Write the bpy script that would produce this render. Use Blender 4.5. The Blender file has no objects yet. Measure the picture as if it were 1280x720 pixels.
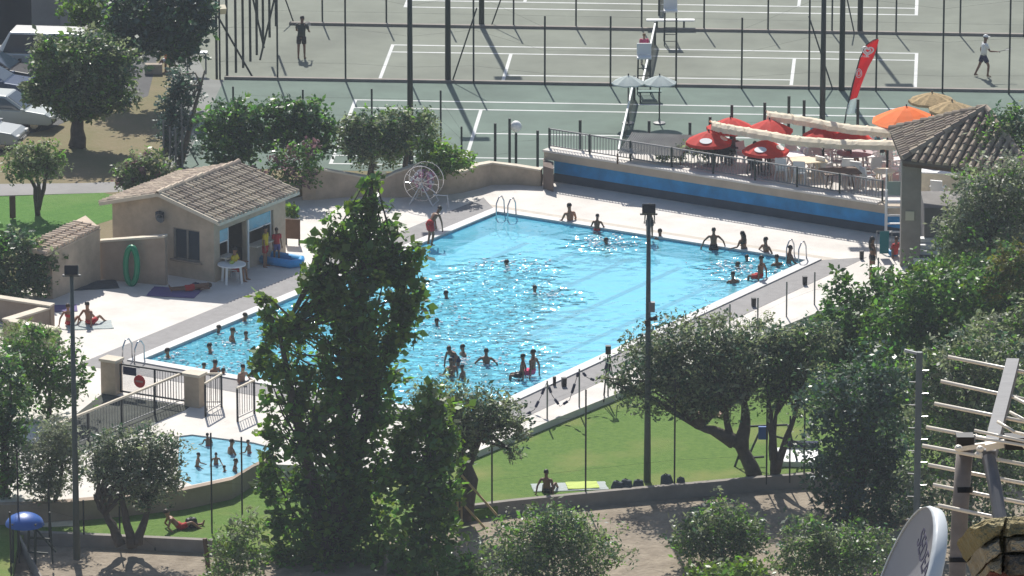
import bpy, bmesh, math, random
import numpy as np
from mathutils import Vector, Matrix
random.seed(7); rng = np.random.default_rng(7)
SC = bpy.context.scene; COL = SC.collection
R = math.radians
# ------------------------------------------------------------------ camera model (1280 x 720 reference pixels)
TH = R(15.5); DIST = 250.0; FOC = 32.5*DIST
CT, ST = math.cos(TH), math.sin(TH)
CAM = Vector((0, -DIST*CT, DIST*ST))
def ray(px, py):
    x = (px-640)/FOC; y = (360-py)/FOC
    return Vector((x, CT+y*ST, -ST+y*CT))
def P(px, py, z=0.0):
    r = ray(px, py); return CAM + r*((z-CAM.z)/r.z)
def PY(px, py, Y):
    r = ray(px, py); return CAM + r*((Y-CAM.y)/r.y)
def PD(px, py, d):
    return CAM + ray(px, py).normalized()*d
def zat(Y, py): return PY(640, py, Y).z
def ppm(Y): return FOC/((Y-CAM.y)/CT)          # pixels per metre near depth Y
# ------------------------------------------------------------------ materials
MATS = {}
def mat(name, col, rough=.8, var=.0, scale=3.0, bump=0.0, bscale=None, spec=.3, metal=0., col2=None, detail=4, transl=0., island=0., alpha=1., emit=None):
    if name in MATS: return MATS[name]
    m = bpy.data.materials.new(name); m.use_nodes = True; nt = m.node_tree; N = nt.nodes; L = nt.links
    b = N['Principled BSDF']; out = N['Material Output']
    b.inputs['Base Color'].default_value = (*col, 1); b.inputs['Roughness'].default_value = rough
    b.inputs['Specular IOR Level'].default_value = spec; b.inputs['Metallic'].default_value = metal
    src = None
    tc = N.new('ShaderNodeTexCoord')
    if var > 0 or col2:
        n = N.new('ShaderNodeTexNoise'); n.inputs['Scale'].default_value = scale; n.inputs['Detail'].default_value = detail
        n.inputs['Roughness'].default_value = .65
        L.new(tc.outputs['Object'], n.inputs['Vector'])
        r = N.new('ShaderNodeValToRGB'); r.color_ramp.elements[0].position = .3; r.color_ramp.elements[1].position = .7
        c2 = col2 or tuple(min(1, c*(1+var)) for c in col)
        c1 = col if col2 else tuple(c*(1-var) for c in col)
        r.color_ramp.elements[0].color = (*c1, 1); r.color_ramp.elements[1].color = (*c2, 1)
        L.new(n.outputs['Fac'], r.inputs['Fac']); src = r.outputs['Color']
    if island > 0:
        g = N.new('ShaderNodeNewGeometry'); h = N.new('ShaderNodeHueSaturation')
        mr = N.new('ShaderNodeMapRange'); mr.inputs['To Min'].default_value = 1-island; mr.inputs['To Max'].default_value = 1+island
        L.new(g.outputs['Random Per Island'], mr.inputs['Value']); L.new(mr.outputs['Result'], h.inputs['Value'])
        mr2 = N.new('ShaderNodeMapRange'); mr2.inputs['To Min'].default_value = .5-island*.05; mr2.inputs['To Max'].default_value = .5+island*.04
        L.new(g.outputs['Random Per Island'], mr2.inputs['Value']); L.new(mr2.outputs['Result'], h.inputs['Hue'])
        if src: L.new(src, h.inputs['Color'])
        else: h.inputs['Color'].default_value = (*col, 1)
        src = h.outputs['Color']
    if src: L.new(src, b.inputs['Base Color'])
    if bump > 0:
        n2 = N.new('ShaderNodeTexNoise'); n2.inputs['Scale'].default_value = bscale or scale*4; n2.inputs['Detail'].default_value = 3
        L.new(tc.outputs['Object'], n2.inputs['Vector'])
        bp = N.new('ShaderNodeBump'); bp.inputs['Strength'].default_value = bump; bp.inputs['Distance'].default_value = .05
        L.new(n2.outputs['Fac'], bp.inputs['Height']); L.new(bp.outputs['Normal'], b.inputs['Normal'])
    sh = b.outputs['BSDF']
    if transl > 0:
        t = N.new('ShaderNodeBsdfTranslucent'); mx = N.new('ShaderNodeMixShader'); mx.inputs[0].default_value = transl
        hs = N.new('ShaderNodeHueSaturation'); hs.inputs['Saturation'].default_value = 1.15; hs.inputs['Value'].default_value = 1.9
        if src: L.new(src, hs.inputs['Color'])
        else: hs.inputs['Color'].default_value = (*col, 1)
        L.new(hs.outputs['Color'], t.inputs['Color'])
        L.new(sh, mx.inputs[1]); L.new(t.outputs['BSDF'], mx.inputs[2]); sh = mx.outputs['Shader']
    if alpha < 1:
        t = N.new('ShaderNodeBsdfTransparent'); mx = N.new('ShaderNodeMixShader'); mx.inputs[0].default_value = alpha
        L.new(t.outputs['BSDF'], mx.inputs[1]); L.new(sh, mx.inputs[2]); sh = mx.outputs['Shader']
    L.new(sh, out.inputs['Surface'])
    MATS[name] = m; return m
def lawnmat(name, a, b, c):
    m = mat(name, a, .95, .2, 5., .9, 16, col2=b, detail=6); nt = m.node_tree; N = nt.nodes; L = nt.links; bs = N['Principled BSDF']
    src = bs.inputs['Base Color'].links[0].from_socket; tc = [n for n in N if n.type == 'TEX_COORD'][0]
    n1 = N.new('ShaderNodeTexNoise'); n1.inputs['Scale'].default_value = .35; n1.inputs['Detail'].default_value = 5; L.new(tc.outputs['Object'], n1.inputs['Vector'])
    r = N.new('ShaderNodeValToRGB'); r.color_ramp.elements[0].position = .50; r.color_ramp.elements[1].position = .72; L.new(n1.outputs['Fac'], r.inputs['Fac'])
    mx = N.new('ShaderNodeMix'); mx.data_type = 'RGBA'; mx.inputs[7].default_value = (*c, 1); L.new(src, mx.inputs[6]); L.new(r.outputs['Color'], mx.inputs[0]); L.new(mx.outputs[2], bs.inputs['Base Color'])
    return m
# ------------------------------------------------------------------ objects
MW = {}
def wm(o):
    return MW.get(o.name, Matrix.Identity(4)) if o else Matrix.Identity(4)
def setprops(o, label=None, cat=None, group=None, kind=None):
    if label: o['label'] = label
    if cat: o['category'] = cat
    if group: o['group'] = group
    if kind: o['kind'] = kind
    return o
def thing(name, label, cat, loc=(0, 0, 0), rotz=0., group=None, scale=1.):
    o = bpy.data.objects.new(name, None); COL.objects.link(o); o.empty_display_size = .2
    o.location = loc; o.rotation_euler = (0, 0, rotz); o.scale = (scale,)*3
    MW[o.name] = Matrix.Translation(Vector(loc)) @ Matrix.Rotation(rotz, 4, 'Z') @ Matrix.Diagonal((scale, scale, scale, 1))
    return setprops(o, label, cat, group)
def link(name, me, parent=None):
    o = bpy.data.objects.new(name, me); COL.objects.link(o)
    if parent: o.parent = parent; MW[o.name] = wm(parent).copy()
    return o
def dup(root, loc, rotz=None, label=None, group=None, scale=None):
    r = root.copy(); COL.objects.link(r); r.location = loc
    if rotz is not None: r.rotation_euler = (0, 0, rotz)
    if scale is not None: r.scale = (scale,)*3
    if label: r['label'] = label
    if group: r['group'] = group
    for ch in list(root.children):
        c = ch.copy(); COL.objects.link(c); c.parent = r
        for g in list(ch.children):
            d = g.copy(); COL.objects.link(d); d.parent = c
    return r
class MB:
    def __init__(s): s.v = []; s.f = []; s.mi = []; s.cur = 0
    def add(s, vs, fs):
        k = len(s.v); s.v += [tuple(v) for v in vs]; s.f += [tuple(i+k for i in f) for f in fs]; s.mi += [s.cur]*len(fs); return s
    def box(s, c, size, rz=0., rx=0., ry=0., taper=1.):
        m = Matrix.Translation(Vector(c)) @ Matrix.Rotation(rz, 4, 'Z') @ Matrix.Rotation(ry, 4, 'Y') @ Matrix.Rotation(rx, 4, 'X')
        a, b, h = size[0]/2, size[1]/2, size[2]/2
        vs = [m @ Vector((x*a*(taper if z > 0 else 1), y*b*(taper if z > 0 else 1), z*h)) for z in (-1, 1) for x, y in ((-1, -1), (1, -1), (1, 1), (-1, 1))]
        return s.add(vs, [(3, 2, 1, 0), (4, 5, 6, 7), (0, 1, 5, 4), (1, 2, 6, 5), (2, 3, 7, 6), (3, 0, 4, 7)])
    def beam(s, p0, p1, w, h):
        p0, p1 = Vector(p0), Vector(p1); d = (p1-p0); L = d.length; d.normalize()
        up = Vector((0, 0, 1)) if abs(d.z) < .95 else Vector((0, 1, 0))
        x = d.cross(up).normalized()*w/2; y = x.cross(d).normalized()*h/2
        vs = [p+a*x+b*y for p in (p0, p1) for a, b in ((-1, -1), (1, -1), (1, 1), (-1, 1))]
        return s.add(vs, [(3, 2, 1, 0), (4, 5, 6, 7), (0, 1, 5, 4), (1, 2, 6, 5), (2, 3, 7, 6), (3, 0, 4, 7)])
    def tube(s, pts, rad, n=8, caps=True):
        pts = [Vector(p) for p in pts]
        if not isinstance(rad, (list, tuple)): rad = [rad]*len(pts)
        vs = []; fs = []; px = None
        for i, p in enumerate(pts):
            d = (pts[min(i+1, len(pts)-1)]-pts[max(i-1, 0)])
            if d.length < 1e-9: d = Vector((0, 0, 1))
            d.normalize()
            if px is None:
                ref = Vector((1, 0, 0)) if abs(d.x) < .8 else Vector((0, 1, 0))
                px = (ref - d*ref.dot(d)).normalized()
            else: px = (px - d*px.dot(d)).normalized()
            py = d.cross(px); r = rad[i]; rx, ry = r if isinstance(r, (tuple, list)) else (r, r)
            for k in range(n):
                a = 2*math.pi*k/n; vs.append(p+px*math.cos(a)*rx+py*math.sin(a)*ry)
        for i in range(len(pts)-1):
            for k in range(n):
                k2 = (k+1) % n; fs.append((i*n+k, i*n+k2, (i+1)*n+k2, (i+1)*n+k))
        if caps: fs += [tuple(range(n-1, -1, -1)), tuple(range((len(pts)-1)*n, len(pts)*n))]
        return s.add(vs, fs)
    def prism(s, poly, z0, z1):
        n = len(poly); A = sum(poly[i][0]*poly[(i+1) % n][1]-poly[(i+1) % n][0]*poly[i][1] for i in range(n))
        if A < 0: poly = poly[::-1]
        vs = [(p[0], p[1], z0) for p in poly]+[(p[0], p[1], z1) for p in poly]
        return s.add(vs, [tuple(range(n-1, -1, -1)), tuple(range(n, 2*n))]+[(i, (i+1) % n, n+(i+1) % n, n+i) for i in range(n)])
    def ell(s, c, r, n=10, m=6, rot=None, z0=-1., z1=1.):
        c = Vector(c); vs = []; fs = []
        t0, t1 = math.asin(z0), math.asin(z1)
        for j in range(m+1):
            t = t0+(t1-t0)*j/m
            for k in range(n):
                a = 2*math.pi*k/n; q = Vector((math.cos(a)*math.cos(t)*r[0], math.sin(a)*math.cos(t)*r[1], math.sin(t)*r[2]))
                if rot: q = rot @ q
                vs.append(c+q)
        for j in range(m):
            for k in range(n): fs.append((j*n+k, j*n+(k+1) % n, (j+1)*n+(k+1) % n, (j+1)*n+k))
        return s.add(vs, fs)
    def lathe(s, c, prof, n=16):
        c = Vector(c); vs = []; fs = []
        for r, z in prof:
            for k in range(n):
                a = 2*math.pi*k/n; vs.append(c+Vector((r*math.cos(a), r*math.sin(a), z)))
        for j in range(len(prof)-1):
            for k in range(n): fs.append((j*n+k, j*n+(k+1) % n, (j+1)*n+(k+1) % n, (j+1)*n+k))
        return s.add(vs, fs)
    def build(s, name, m, parent=None, world=False, smooth=False, bevel=0.):
        me = bpy.data.meshes.new(name)
        vs = s.v
        if world and parent:
            inv = wm(parent).inverted(); vs = [inv @ Vector(v) for v in vs]
        me.from_pydata([tuple(v) for v in vs], [], s.f)
        for q in (m if isinstance(m, (list, tuple)) else [m]): me.materials.append(q)
        if any(s.mi): me.polygons.foreach_set('material_index', s.mi)
        if smooth: me.polygons.foreach_set('use_smooth', [True]*len(me.polygons))
        me.update()
        o = link(name, me, parent)
        if bevel > 0:
            b = o.modifiers.new('bevel', 'BEVEL'); b.width = bevel; b.segments = 2; b.limit_method = 'ANGLE'
        return o
def tagbuild(mb, name, m, label, cat, group=None, smooth=False, bevel=0.):
    """a thing that is a single mesh; its origin goes to its own base"""
    n = len(mb.v); cx = sum(v[0] for v in mb.v)/n; cy = sum(v[1] for v in mb.v)/n; cz = min(v[2] for v in mb.v)
    mb.v = [(v[0]-cx, v[1]-cy, v[2]-cz) for v in mb.v]
    o = mb.build(name, m, None, smooth=smooth, bevel=bevel); o.location = (cx, cy, cz)
    MW[o.name] = Matrix.Translation((cx, cy, cz))
    return setprops(o, label, cat, group)
def struct(mb, name, m, kind='structure', smooth=False):
    o = mb.build(name, m, smooth=smooth); o['kind'] = kind; return o
def xy(v): return (v.x, v.y)
def pixpoly(pts, z): return [xy(P(a, b, z)) for a, b in pts]
# ------------------------------------------------------------------ palette
M = dict(
 deck=mat('deck_concrete', (.56,.52,.47), .85, .08, .55, .3, 20, col2=(.73,.69,.635), detail=8),
 coping=mat('coping_tile', (.50,.49,.48), .5, .06, 2.),
 band=mat('grey_paver', (.25,.24,.235), .8, .12, 2.5, .2, 14),
 plaster=mat('tan_plaster', (.48,.385,.285), .9, .22, 1.1, .15, 18),
 plasterd=mat('worn_plaster', (.33,.26,.20), .9, .18, .9, .2, 16),
 stonecap=mat('pale_cap', (.62,.55,.44), .85, .12, 2.),
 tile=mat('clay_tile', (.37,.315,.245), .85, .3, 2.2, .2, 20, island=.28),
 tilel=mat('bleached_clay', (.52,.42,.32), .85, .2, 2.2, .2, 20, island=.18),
 lawn=lawnmat('lawn_green', (.065,.14,.014), (.12,.205,.03), (.19,.215,.055)),
 lawnb=lawnmat('bright_lawn', (.05,.15,.016), (.09,.21,.03), (.13,.22,.05)),
 dry=mat('dry_earth', (.22,.17,.10), .95, .3, .35, .5, 8, col2=(.15,.14,.06)),
 earth=mat('brown_earth', (.14,.12,.085), .95, .3, .3, .5, 8),
 gravel=mat('grey_gravel', (.18,.145,.105), .95, .25, 1.3, 1., 7, col2=(.34,.285,.215), detail=7),
 asphalt=mat('asphalt', (.085,.085,.085), .9, .15, .8, .2, 20),
 path=mat('path_concrete', (.27,.26,.25), .9, .12, .6),
 courtg=mat('green_court', (.115,.16,.13), .9, .2, .28, .15, 20),
 courtgr=mat('grey_court', (.175,.19,.152), .9, .18, .28, .15, 20),
 line=mat('court_line_white', (.58,.59,.57), .85, .15, .8),
 white=mat('white_plastic', (.78,.78,.76), .45), whitem=mat('white_metal', (.75,.75,.74), .4),
 steel=mat('steel', (.55,.55,.56), .25, metal=1.), dark=mat('dark_metal', (.02,.022,.024), .5),
 darkg=mat('dark_green_metal', (.022,.035,.03), .6), grey=mat('grey_metal', (.20,.20,.20), .5),
 concrete=mat('concrete', (.26,.235,.205), .9, .15, 1.2, .2, 12), black=mat('black_plastic', (.012,.012,.014), .45),
 wood=mat('pale_timber', (.42,.31,.15), .8, .2, 5), brownwood=mat('brown_wood', (.10,.055,.03), .7, .2, 4),
 glass=mat('dark_glass', (.03,.05,.07), .08, spec=.6), bluerefl=mat('blue_reflection_pane', (.14,.42,.55), .15, .35, 1.4, spec=.6),
 red=mat('red_fabric', (.62,.045,.03), .75, .1, 3, transl=.25), orange=mat('orange_fabric', (.82,.24,.045), .75, .08, 3, transl=.25),
 cream=mat('cream_fabric', (.76,.69,.55), .85, .12, 3, transl=.2), whitef=mat('white_fabric', (.52,.56,.55), .8, transl=.35),
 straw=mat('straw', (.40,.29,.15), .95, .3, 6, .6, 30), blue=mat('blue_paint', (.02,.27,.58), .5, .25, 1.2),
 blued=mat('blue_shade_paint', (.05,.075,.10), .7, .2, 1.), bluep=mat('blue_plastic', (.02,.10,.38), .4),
 bluel=mat('light_blue_vinyl', (.10,.42,.62), .35), green=mat('green_vinyl', (.01,.22,.11), .4),
 teal=mat('teal_cloth', (.01,.14,.16), .8), pink=mat('pink_cloth', (.75,.10,.22), .8), purple=mat('purple_cloth', (.13,.10,.24), .85),
 navy=mat('navy_cloth', (.02,.025,.07), .85), yellow=mat('yellow_cloth', (.62,.45,.02), .8), redc=mat('red_cloth', (.45,.03,.03), .8),
 bag=mat('grey_blue_bag', (.06,.075,.09), .8, .2, 4), lime=mat('lime_cloth', (.45,.55,.12), .8),
 bark=mat('bark', (.085,.07,.055), .95, .3, 4, .8, 12), barkp=mat('pale_bark', (.17,.145,.11), .95, .3, 4, .6, 12),
)
LEAF = dict(
 poplar=mat('leaf_poplar', (.095,.165,.036), .38, island=.55, transl=.5, spec=.5),
 laurel=mat('leaf_laurel', (.062,.125,.034), .34, island=.5, transl=.44, spec=.5),
 olive=mat('leaf_olive', (.165,.195,.105), .5, island=.45, transl=.44, spec=.4),
 oliveg=mat('leaf_grey_olive', (.20,.22,.155), .5, island=.45, transl=.32, spec=.4),
 mid=mat('leaf_mid', (.10,.175,.042), .42, island=.5, transl=.46, spec=.4),
 bright=mat('leaf_bright', (.14,.215,.035), .42, island=.4, transl=.3, spec=.4),
 dark=mat('leaf_dark', (.05,.098,.05), .42, island=.5, transl=.28, spec=.4),
 bluish=mat('leaf_bluish', (.06,.10,.085), .5, island=.4, transl=.28, spec=.4),
 pinkish=mat('leaf_flowering', (.20,.12,.13), .6, island=.4, transl=.2, spec=.3),
 yellow=mat('leaf_yellow', (.17,.17,.04), .5, island=.4, transl=.25, spec=.3),
)
# ------------------------------------------------------------------ world, sun, camera
SUN_EL, SUN_AZ = R(44.5), R(-7)            # azimuth from +Y towards +X
W = bpy.data.worlds.new('World'); SC.world = W; W.use_nodes = True
nt = W.node_tree; bg = nt.nodes['Background']; sk = nt.nodes.new('ShaderNodeTexSky'); sk.sky_type = 'NISHITA'
sk.sun_disc = False; sk.sun_elevation = SUN_EL; sk.sun_rotation = SUN_AZ; sk.dust_density = 1.2
nt.links.new(sk.outputs['Color'], bg.inputs['Color']); bg.inputs['Strength'].default_value = .09
sd = Vector((math.sin(SUN_AZ)*math.cos(SUN_EL), math.cos(SUN_AZ)*math.cos(SUN_EL), math.sin(SUN_EL)))
sl = bpy.data.lights.new('sun', 'SUN'); sl.energy = 5.0; sl.angle = R(.53); sl.color = (1, .96, .90)
so = bpy.data.objects.new('sun', sl); COL.objects.link(so); so.rotation_euler = (-sd).to_track_quat('-Z', 'Y').to_euler(); so.location = (0, 0, 120)
cd = bpy.data.cameras.new('camera'); co = bpy.data.objects.new('camera', cd); COL.objects.link(co); SC.camera = co
co.location = CAM; co.rotation_euler = (math.pi/2-TH, 0, 0); cd.sensor_width = 36; cd.lens = 36*FOC/1280; cd.clip_start = .5; cd.clip_end = 8000
SC.view_settings.view_transform = 'Standard'; SC.view_settings.look = 'None'; SC.view_settings.gamma = 1; SC.view_settings.exposure = .30
SC.cycles.use_denoising = True
SC.cycles.max_bounces = 8; SC.cycles.transparent_max_bounces = 16; SC.cycles.sample_clamp_indirect = 4
HAZE = .00021
# ================================================================== THE SETTING
GZ = .3; CZ = -1.5            # upper ground / first court, lower courts
Aw, Bw, Dw = P(622, 266), P(1000, 330), P(180, 450)
uu = (Dw-Aw); PL = uu.length; uu.normalize()
vv = Vector((-uu.y, uu.x, 0)); vv = vv if vv.dot(Bw-Aw) > 0 else -vv; PW = (Bw-Aw).dot(vv)
UANG = math.atan2(-uu.y, -uu.x)        # heading of the pool's far direction
def UV(u, v, z=0.): 
    q = Aw+uu*u+vv*v; return Vector((q.x, q.y, z))
g = MB(); g.prism([(-1500, -60), (1500, -60), (1500, 2500), (-1500, 2500)], -6, -2.2)
n0 = len(g.v); 
g.add([(-1500, -60, -2.2), (1500, -60, -2.2), (1500, -300, 47), (-1500, -300, 47), (1500, -900, 60), (-1500, -900, 60)], [(0, 3, 2, 1), (3, 5, 4, 2)])
struct(g, 'ground', M['earth'])
# deck with holes for the two pools
def fill(loops, z, zb, name, m):
    bm = bmesh.new(); es = []
    for lp in loops:
        vs = [bm.verts.new((p[0], p[1], z)) for p in lp]
        es += [bm.edges.new((vs[i], vs[(i+1) % len(vs)])) for i in range(len(vs))]
    bmesh.ops.triangle_fill(bm, edges=es, use_beauty=True)
    for f in bm.faces:
        f.normal_update()
        if f.normal.z < 0: f.normal_flip()
    for lp in loops:
        for i in range(len(lp)):
            a, b = lp[i], lp[(i+1) % len(lp)]
            bm.faces.new([bm.verts.new(q) for q in ((a[0], a[1], z), (b[0], b[1], z), (b[0], b[1], zb), (a[0], a[1], zb))])
    me = bpy.data.meshes.new(name); bm.to_mesh(me); bm.free(); me.materials.append(m)
    o = link(name, me); o['kind'] = 'structure'; return o
edge_front = [(680, 529), (592, 566), (470, 585), (330, 580), (318, 583), (290, 600), (230, 613), (150, 622), (60, 630), (-60, 634)]
deck_px = [(1260, 330), (1190, 345), (1035, 385)]+edge_front+[(-60, 380), (60, 352), (150, 318), (330, 255), (480, 225), (640, 200), (740, 210), (960, 250), (1260, 300)]
pool_uv = [(0, 0), (PL, 0), (PL, PW), (0, PW)]
pool_loop = [xy(UV(a, b)) for a, b in ((-.02, -.02), (PL+.02, -.02), (PL+.02, PW+.02), (-.02, PW+.02))]
pad_px = [(224, 545), (240, 543), (317, 553), (345, 560), (322, 579), (292, 595), (240, 606), (222, 598)]
pad_loop = pixpoly(pad_px, 0)
fill([pixpoly(deck_px, 0), pool_loop, pad_loop], 0, -2.3, 'pool_deck', M['deck'])
# coping and grey paver band round the pool (sheets a few mm over the deck)
def ring(i0, i1, sides):
    m = MB()
    for s in sides:
        a, b = i0, i1
        q = {'u0': [(-b, -b), (-b, PW+b), (-a, PW+a), (-a, -a)], 'u1': [(PL+a, -a), (PL+a, PW+a), (PL+b, PW+b), (PL+b, -b)],
             'v0': [(-b, -b), (-a, -a), (PL+a, -a), (PL+b, -b)], 'v1': [(-a, PW+a), (-b, PW+b), (PL+b, PW+b), (PL+a, PW+a)]}[s]
        m.prism([xy(UV(*c)) for c in q], -.05, {0: .06}.get(i0, .008))
    return m
struct(ring(0, .45, ('u0', 'u1', 'v0', 'v1')), 'pool_coping', M['coping'])
struct(ring(.47, 1.75, ('u1', 'v0', 'v1')), 'paver_band', M['band'])
struct(ring(.47, .95, ('u0',)), 'paver_strip', mat('beige_paver', (.50,.45,.38), .8, .12, 2.5))
# pool shell with lane lines
PD_ = -.55
sh = MB(); c4 = [UV(*q) for q in pool_uv]
sh.add([(p.x, p.y, PD_) for p in c4], [(0, 1, 2, 3)])
for i in range(4):
    a, b = c4[i], c4[(i+1) % 4]; sh.add([(a.x, a.y, PD_), (b.x, b.y, PD_), (b.x, b.y, -.005), (a.x, a.y, -.005)], [(0, 1, 2, 3)])
struct(sh, 'pool_floor', mat('pool_liner', (.20,.66,.84), .6, .10, .35, col2=(.26,.74,.90)))
ln = MB()
for k in range(1, 6):
    v = PW*k/6
    ln.prism([xy(UV(1.6, v-.14)), xy(UV(PL-1.6, v-.14)), xy(UV(PL-1.6, v+.14)), xy(UV(1.6, v+.14))], PD_, PD_+.006)
struct(ln, 'lane_lines', mat('lane_blue', (.02,.15,.32), .6))
# water: clear body with a wind- and swimmer-roughened mirror surface
def watermat(name, amp, tint, agit, body=(.21,.72,.90), turb=.46):
    m = bpy.data.materials.new(name); m.use_nodes = True; nt = m.node_tree; N = nt.nodes; L = nt.links
    N.remove(N['Principled BSDF']); out = N['Material Output']; tc = N.new('ShaderNodeTexCoord')
    tr = N.new('ShaderNodeBsdfTransparent'); tr.inputs['Color'].default_value = (*tint, 1)
    gl = N.new('ShaderNodeBsdfGlossy'); gl.inputs['Roughness'].default_value = .085
    fr = N.new('ShaderNodeFresnel'); fr.inputs['IOR'].default_value = 1.33
    mx = N.new('ShaderNodeMixShader'); df = N.new('ShaderNodeBsdfDiffuse'); df.inputs['Color'].default_value = (*body, 1); tb = N.new('ShaderNodeMixShader'); tb.inputs[0].default_value = turb
    L.new(tr.outputs['BSDF'], tb.inputs[1]); L.new(df.outputs['BSDF'], tb.inputs[2])
    def noise(sc, det, rough=.5):
        n = N.new('ShaderNodeTexNoise'); n.inputs['Scale'].default_value = sc; n.inputs['Detail'].default_value = det; n.inputs['Roughness'].default_value = rough
        L.new(tc.outputs['Object'], n.inputs['Vector']); return n
    n1 = noise(1.55, 1.7, .5); n2 = noise(.11, 2)
    rp = N.new('ShaderNodeMapRange'); rp.inputs['From Min'].default_value = .36; rp.inputs['From Max'].default_value = .68
    rp.inputs['To Min'].default_value = amp*.07; rp.inputs['To Max'].default_value = amp*.34
    L.new(n2.outputs['Fac'], rp.inputs['Value'])
    add = rp.outputs['Result']
    for (p, rad, gain) in agit:                # places where bathers churn the water
        d = N.new('ShaderNodeVectorMath'); d.operation = 'DISTANCE'; L.new(tc.outputs['Object'], d.inputs[0]); d.inputs[1].default_value = (p[0], p[1], -.1)
        k = N.new('ShaderNodeMapRange'); k.interpolation_type = 'SMOOTHSTEP'; k.inputs['From Min'].default_value = rad; k.inputs['From Max'].default_value = rad*.2
        k.inputs['To Min'].default_value = 0; k.inputs['To Max'].default_value = gain*amp*1.25
        L.new(d.outputs['Value'], k.inputs['Value'])
        s = N.new('ShaderNodeMath'); s.operation = 'ADD'; L.new(add, s.inputs[0]); L.new(k.outputs['Result'], s.inputs[1]); add = s.outputs['Value']
    bp = N.new('ShaderNodeBump'); bp.inputs['Distance'].default_value = .38
    L.new(n1.outputs['Fac'], bp.inputs['Height']); L.new(add, bp.inputs['Strength'])
    L.new(bp.outputs['Normal'], gl.inputs['Normal']); L.new(bp.outputs['Normal'], fr.inputs['Normal'])
    L.new(fr.outputs['Fac'], mx.inputs[0]); L.new(tb.outputs['Shader'], mx.inputs[1]); L.new(gl.outputs['BSDF'], mx.inputs[2]); L.new(mx.outputs['Shader'], out.inputs['Surface'])
    return m
ag = [((P(x, y).x, P(x, y).y), r, gn) for x, y, r, gn in ((640, 335, 3.0, 1.0), (690, 370, 2.2, .8), (590, 375, 4.0, 1.7), (560, 390, 4.0, 1.6), (590, 440, 4.2, 1.6), (560, 455, 4.8, 1.7), (615, 350, 3.5, 1.3),
      (500, 480, 6, 1.2), (400, 480, 7, 1.2), (300, 420, 6, 2.0), (230, 450, 6, 2.0), (930, 335, 2.8, 1.1), (757, 303, 2.4, 1.1), (400, 420, 6, 1.2), (480, 400, 5, 1.1), (620, 400, 2.5, .8))]
wt = MB(); wt.add([(p.x, p.y, -.06) for p in c4], [(0, 1, 2, 3)])
struct(wt, 'pool_water', watermat('pool_water', 1.0, (.80,.95,.98), ag))
# paddling pool
pf = MB(); pf.prism(pad_loop, -.6, -.45); struct(pf, 'paddling_pool_floor', mat('pool_liner', (0, 0, 0)))
wp = MB(); n = len(pad_loop); wp.add([(a, b, -.05) for a, b in pad_loop], [tuple(range(n-1, -1, -1))])
struct(wp, 'paddling_water', watermat('paddling_water', 1.15, (.88,.96,.98), [], (.26,.60,.74), .75))
# lawns, gravel, upper ground, courts
fill([pixpoly([(1210, 320), (1035, 381), (690, 514), (600, 550), (480, 590), (480, 660), (640, 629), (760, 617), (960, 598), (1300, 575), (1400, 330)], -.25)], -.25, -2.3, 'lawn', M['lawn'])
fill([pixpoly([(-80, 612), (60, 612), (150, 604), (230, 594), (290, 580), (330, 562), (482, 566), (482, 690), (300, 684), (265, 678), (30, 668), (20, 690), (10, 760), (-80, 760)], -.6)], -.6, -2.3, 'lower_lawn', M['lawn'])
fill([pixpoly([(480, 655), (640, 623), (760, 611), (960, 592), (1400, 560), (1400, 830), (480, 830)], -.62)], -.62, -2.3, 'gravel_yard', M['gravel'])
fill([pixpoly([(20, 664), (265, 674), (482, 684), (482, 830), (-80, 830), (-80, 750), (15, 750)], -.95)], -.95, -2.3, 'gravel_path', M['gravel'])
fill([pixpoly([(-700, 500), (-60, 380), (45, 345), (160, 300), (330, 245), (470, 218), (640, 196), (740, 200), (960, 245), (1290, 290), (2400, 420), (2400, 150), (1290, 121), (600, 107), (258, 99), (243, 60), (190, -150), (-900, -150)], GZ)], GZ, -2.3, 'upper_ground', M['dry'])
sh2 = lambda pts, z, name, m, t=.004: struct(MB().prism(pixpoly(pts, z), z-.02, z+t), name, m)
sh2([(-200, 330), (-60, 318), (60, 300), (148, 272), (148, 246), (130, 241), (-10, 245), (-200, 256)], GZ, 'verge_lawn', M['lawnb'])
sh2([(-200, 254), (-10, 246), (130, 241), (212, 236), (235, 232), (235, 224), (100, 229), (-10, 230), (-200, 238)], GZ, 'footpath', M['path'])
sh2([(-300, 200), (10, 172), (60, 162), (92, 148), (128, 140), (185, 120), (200, 60), (185, -20), (160, -90), (-300, -90)], GZ, 'car_park', M['asphalt'])
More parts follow.
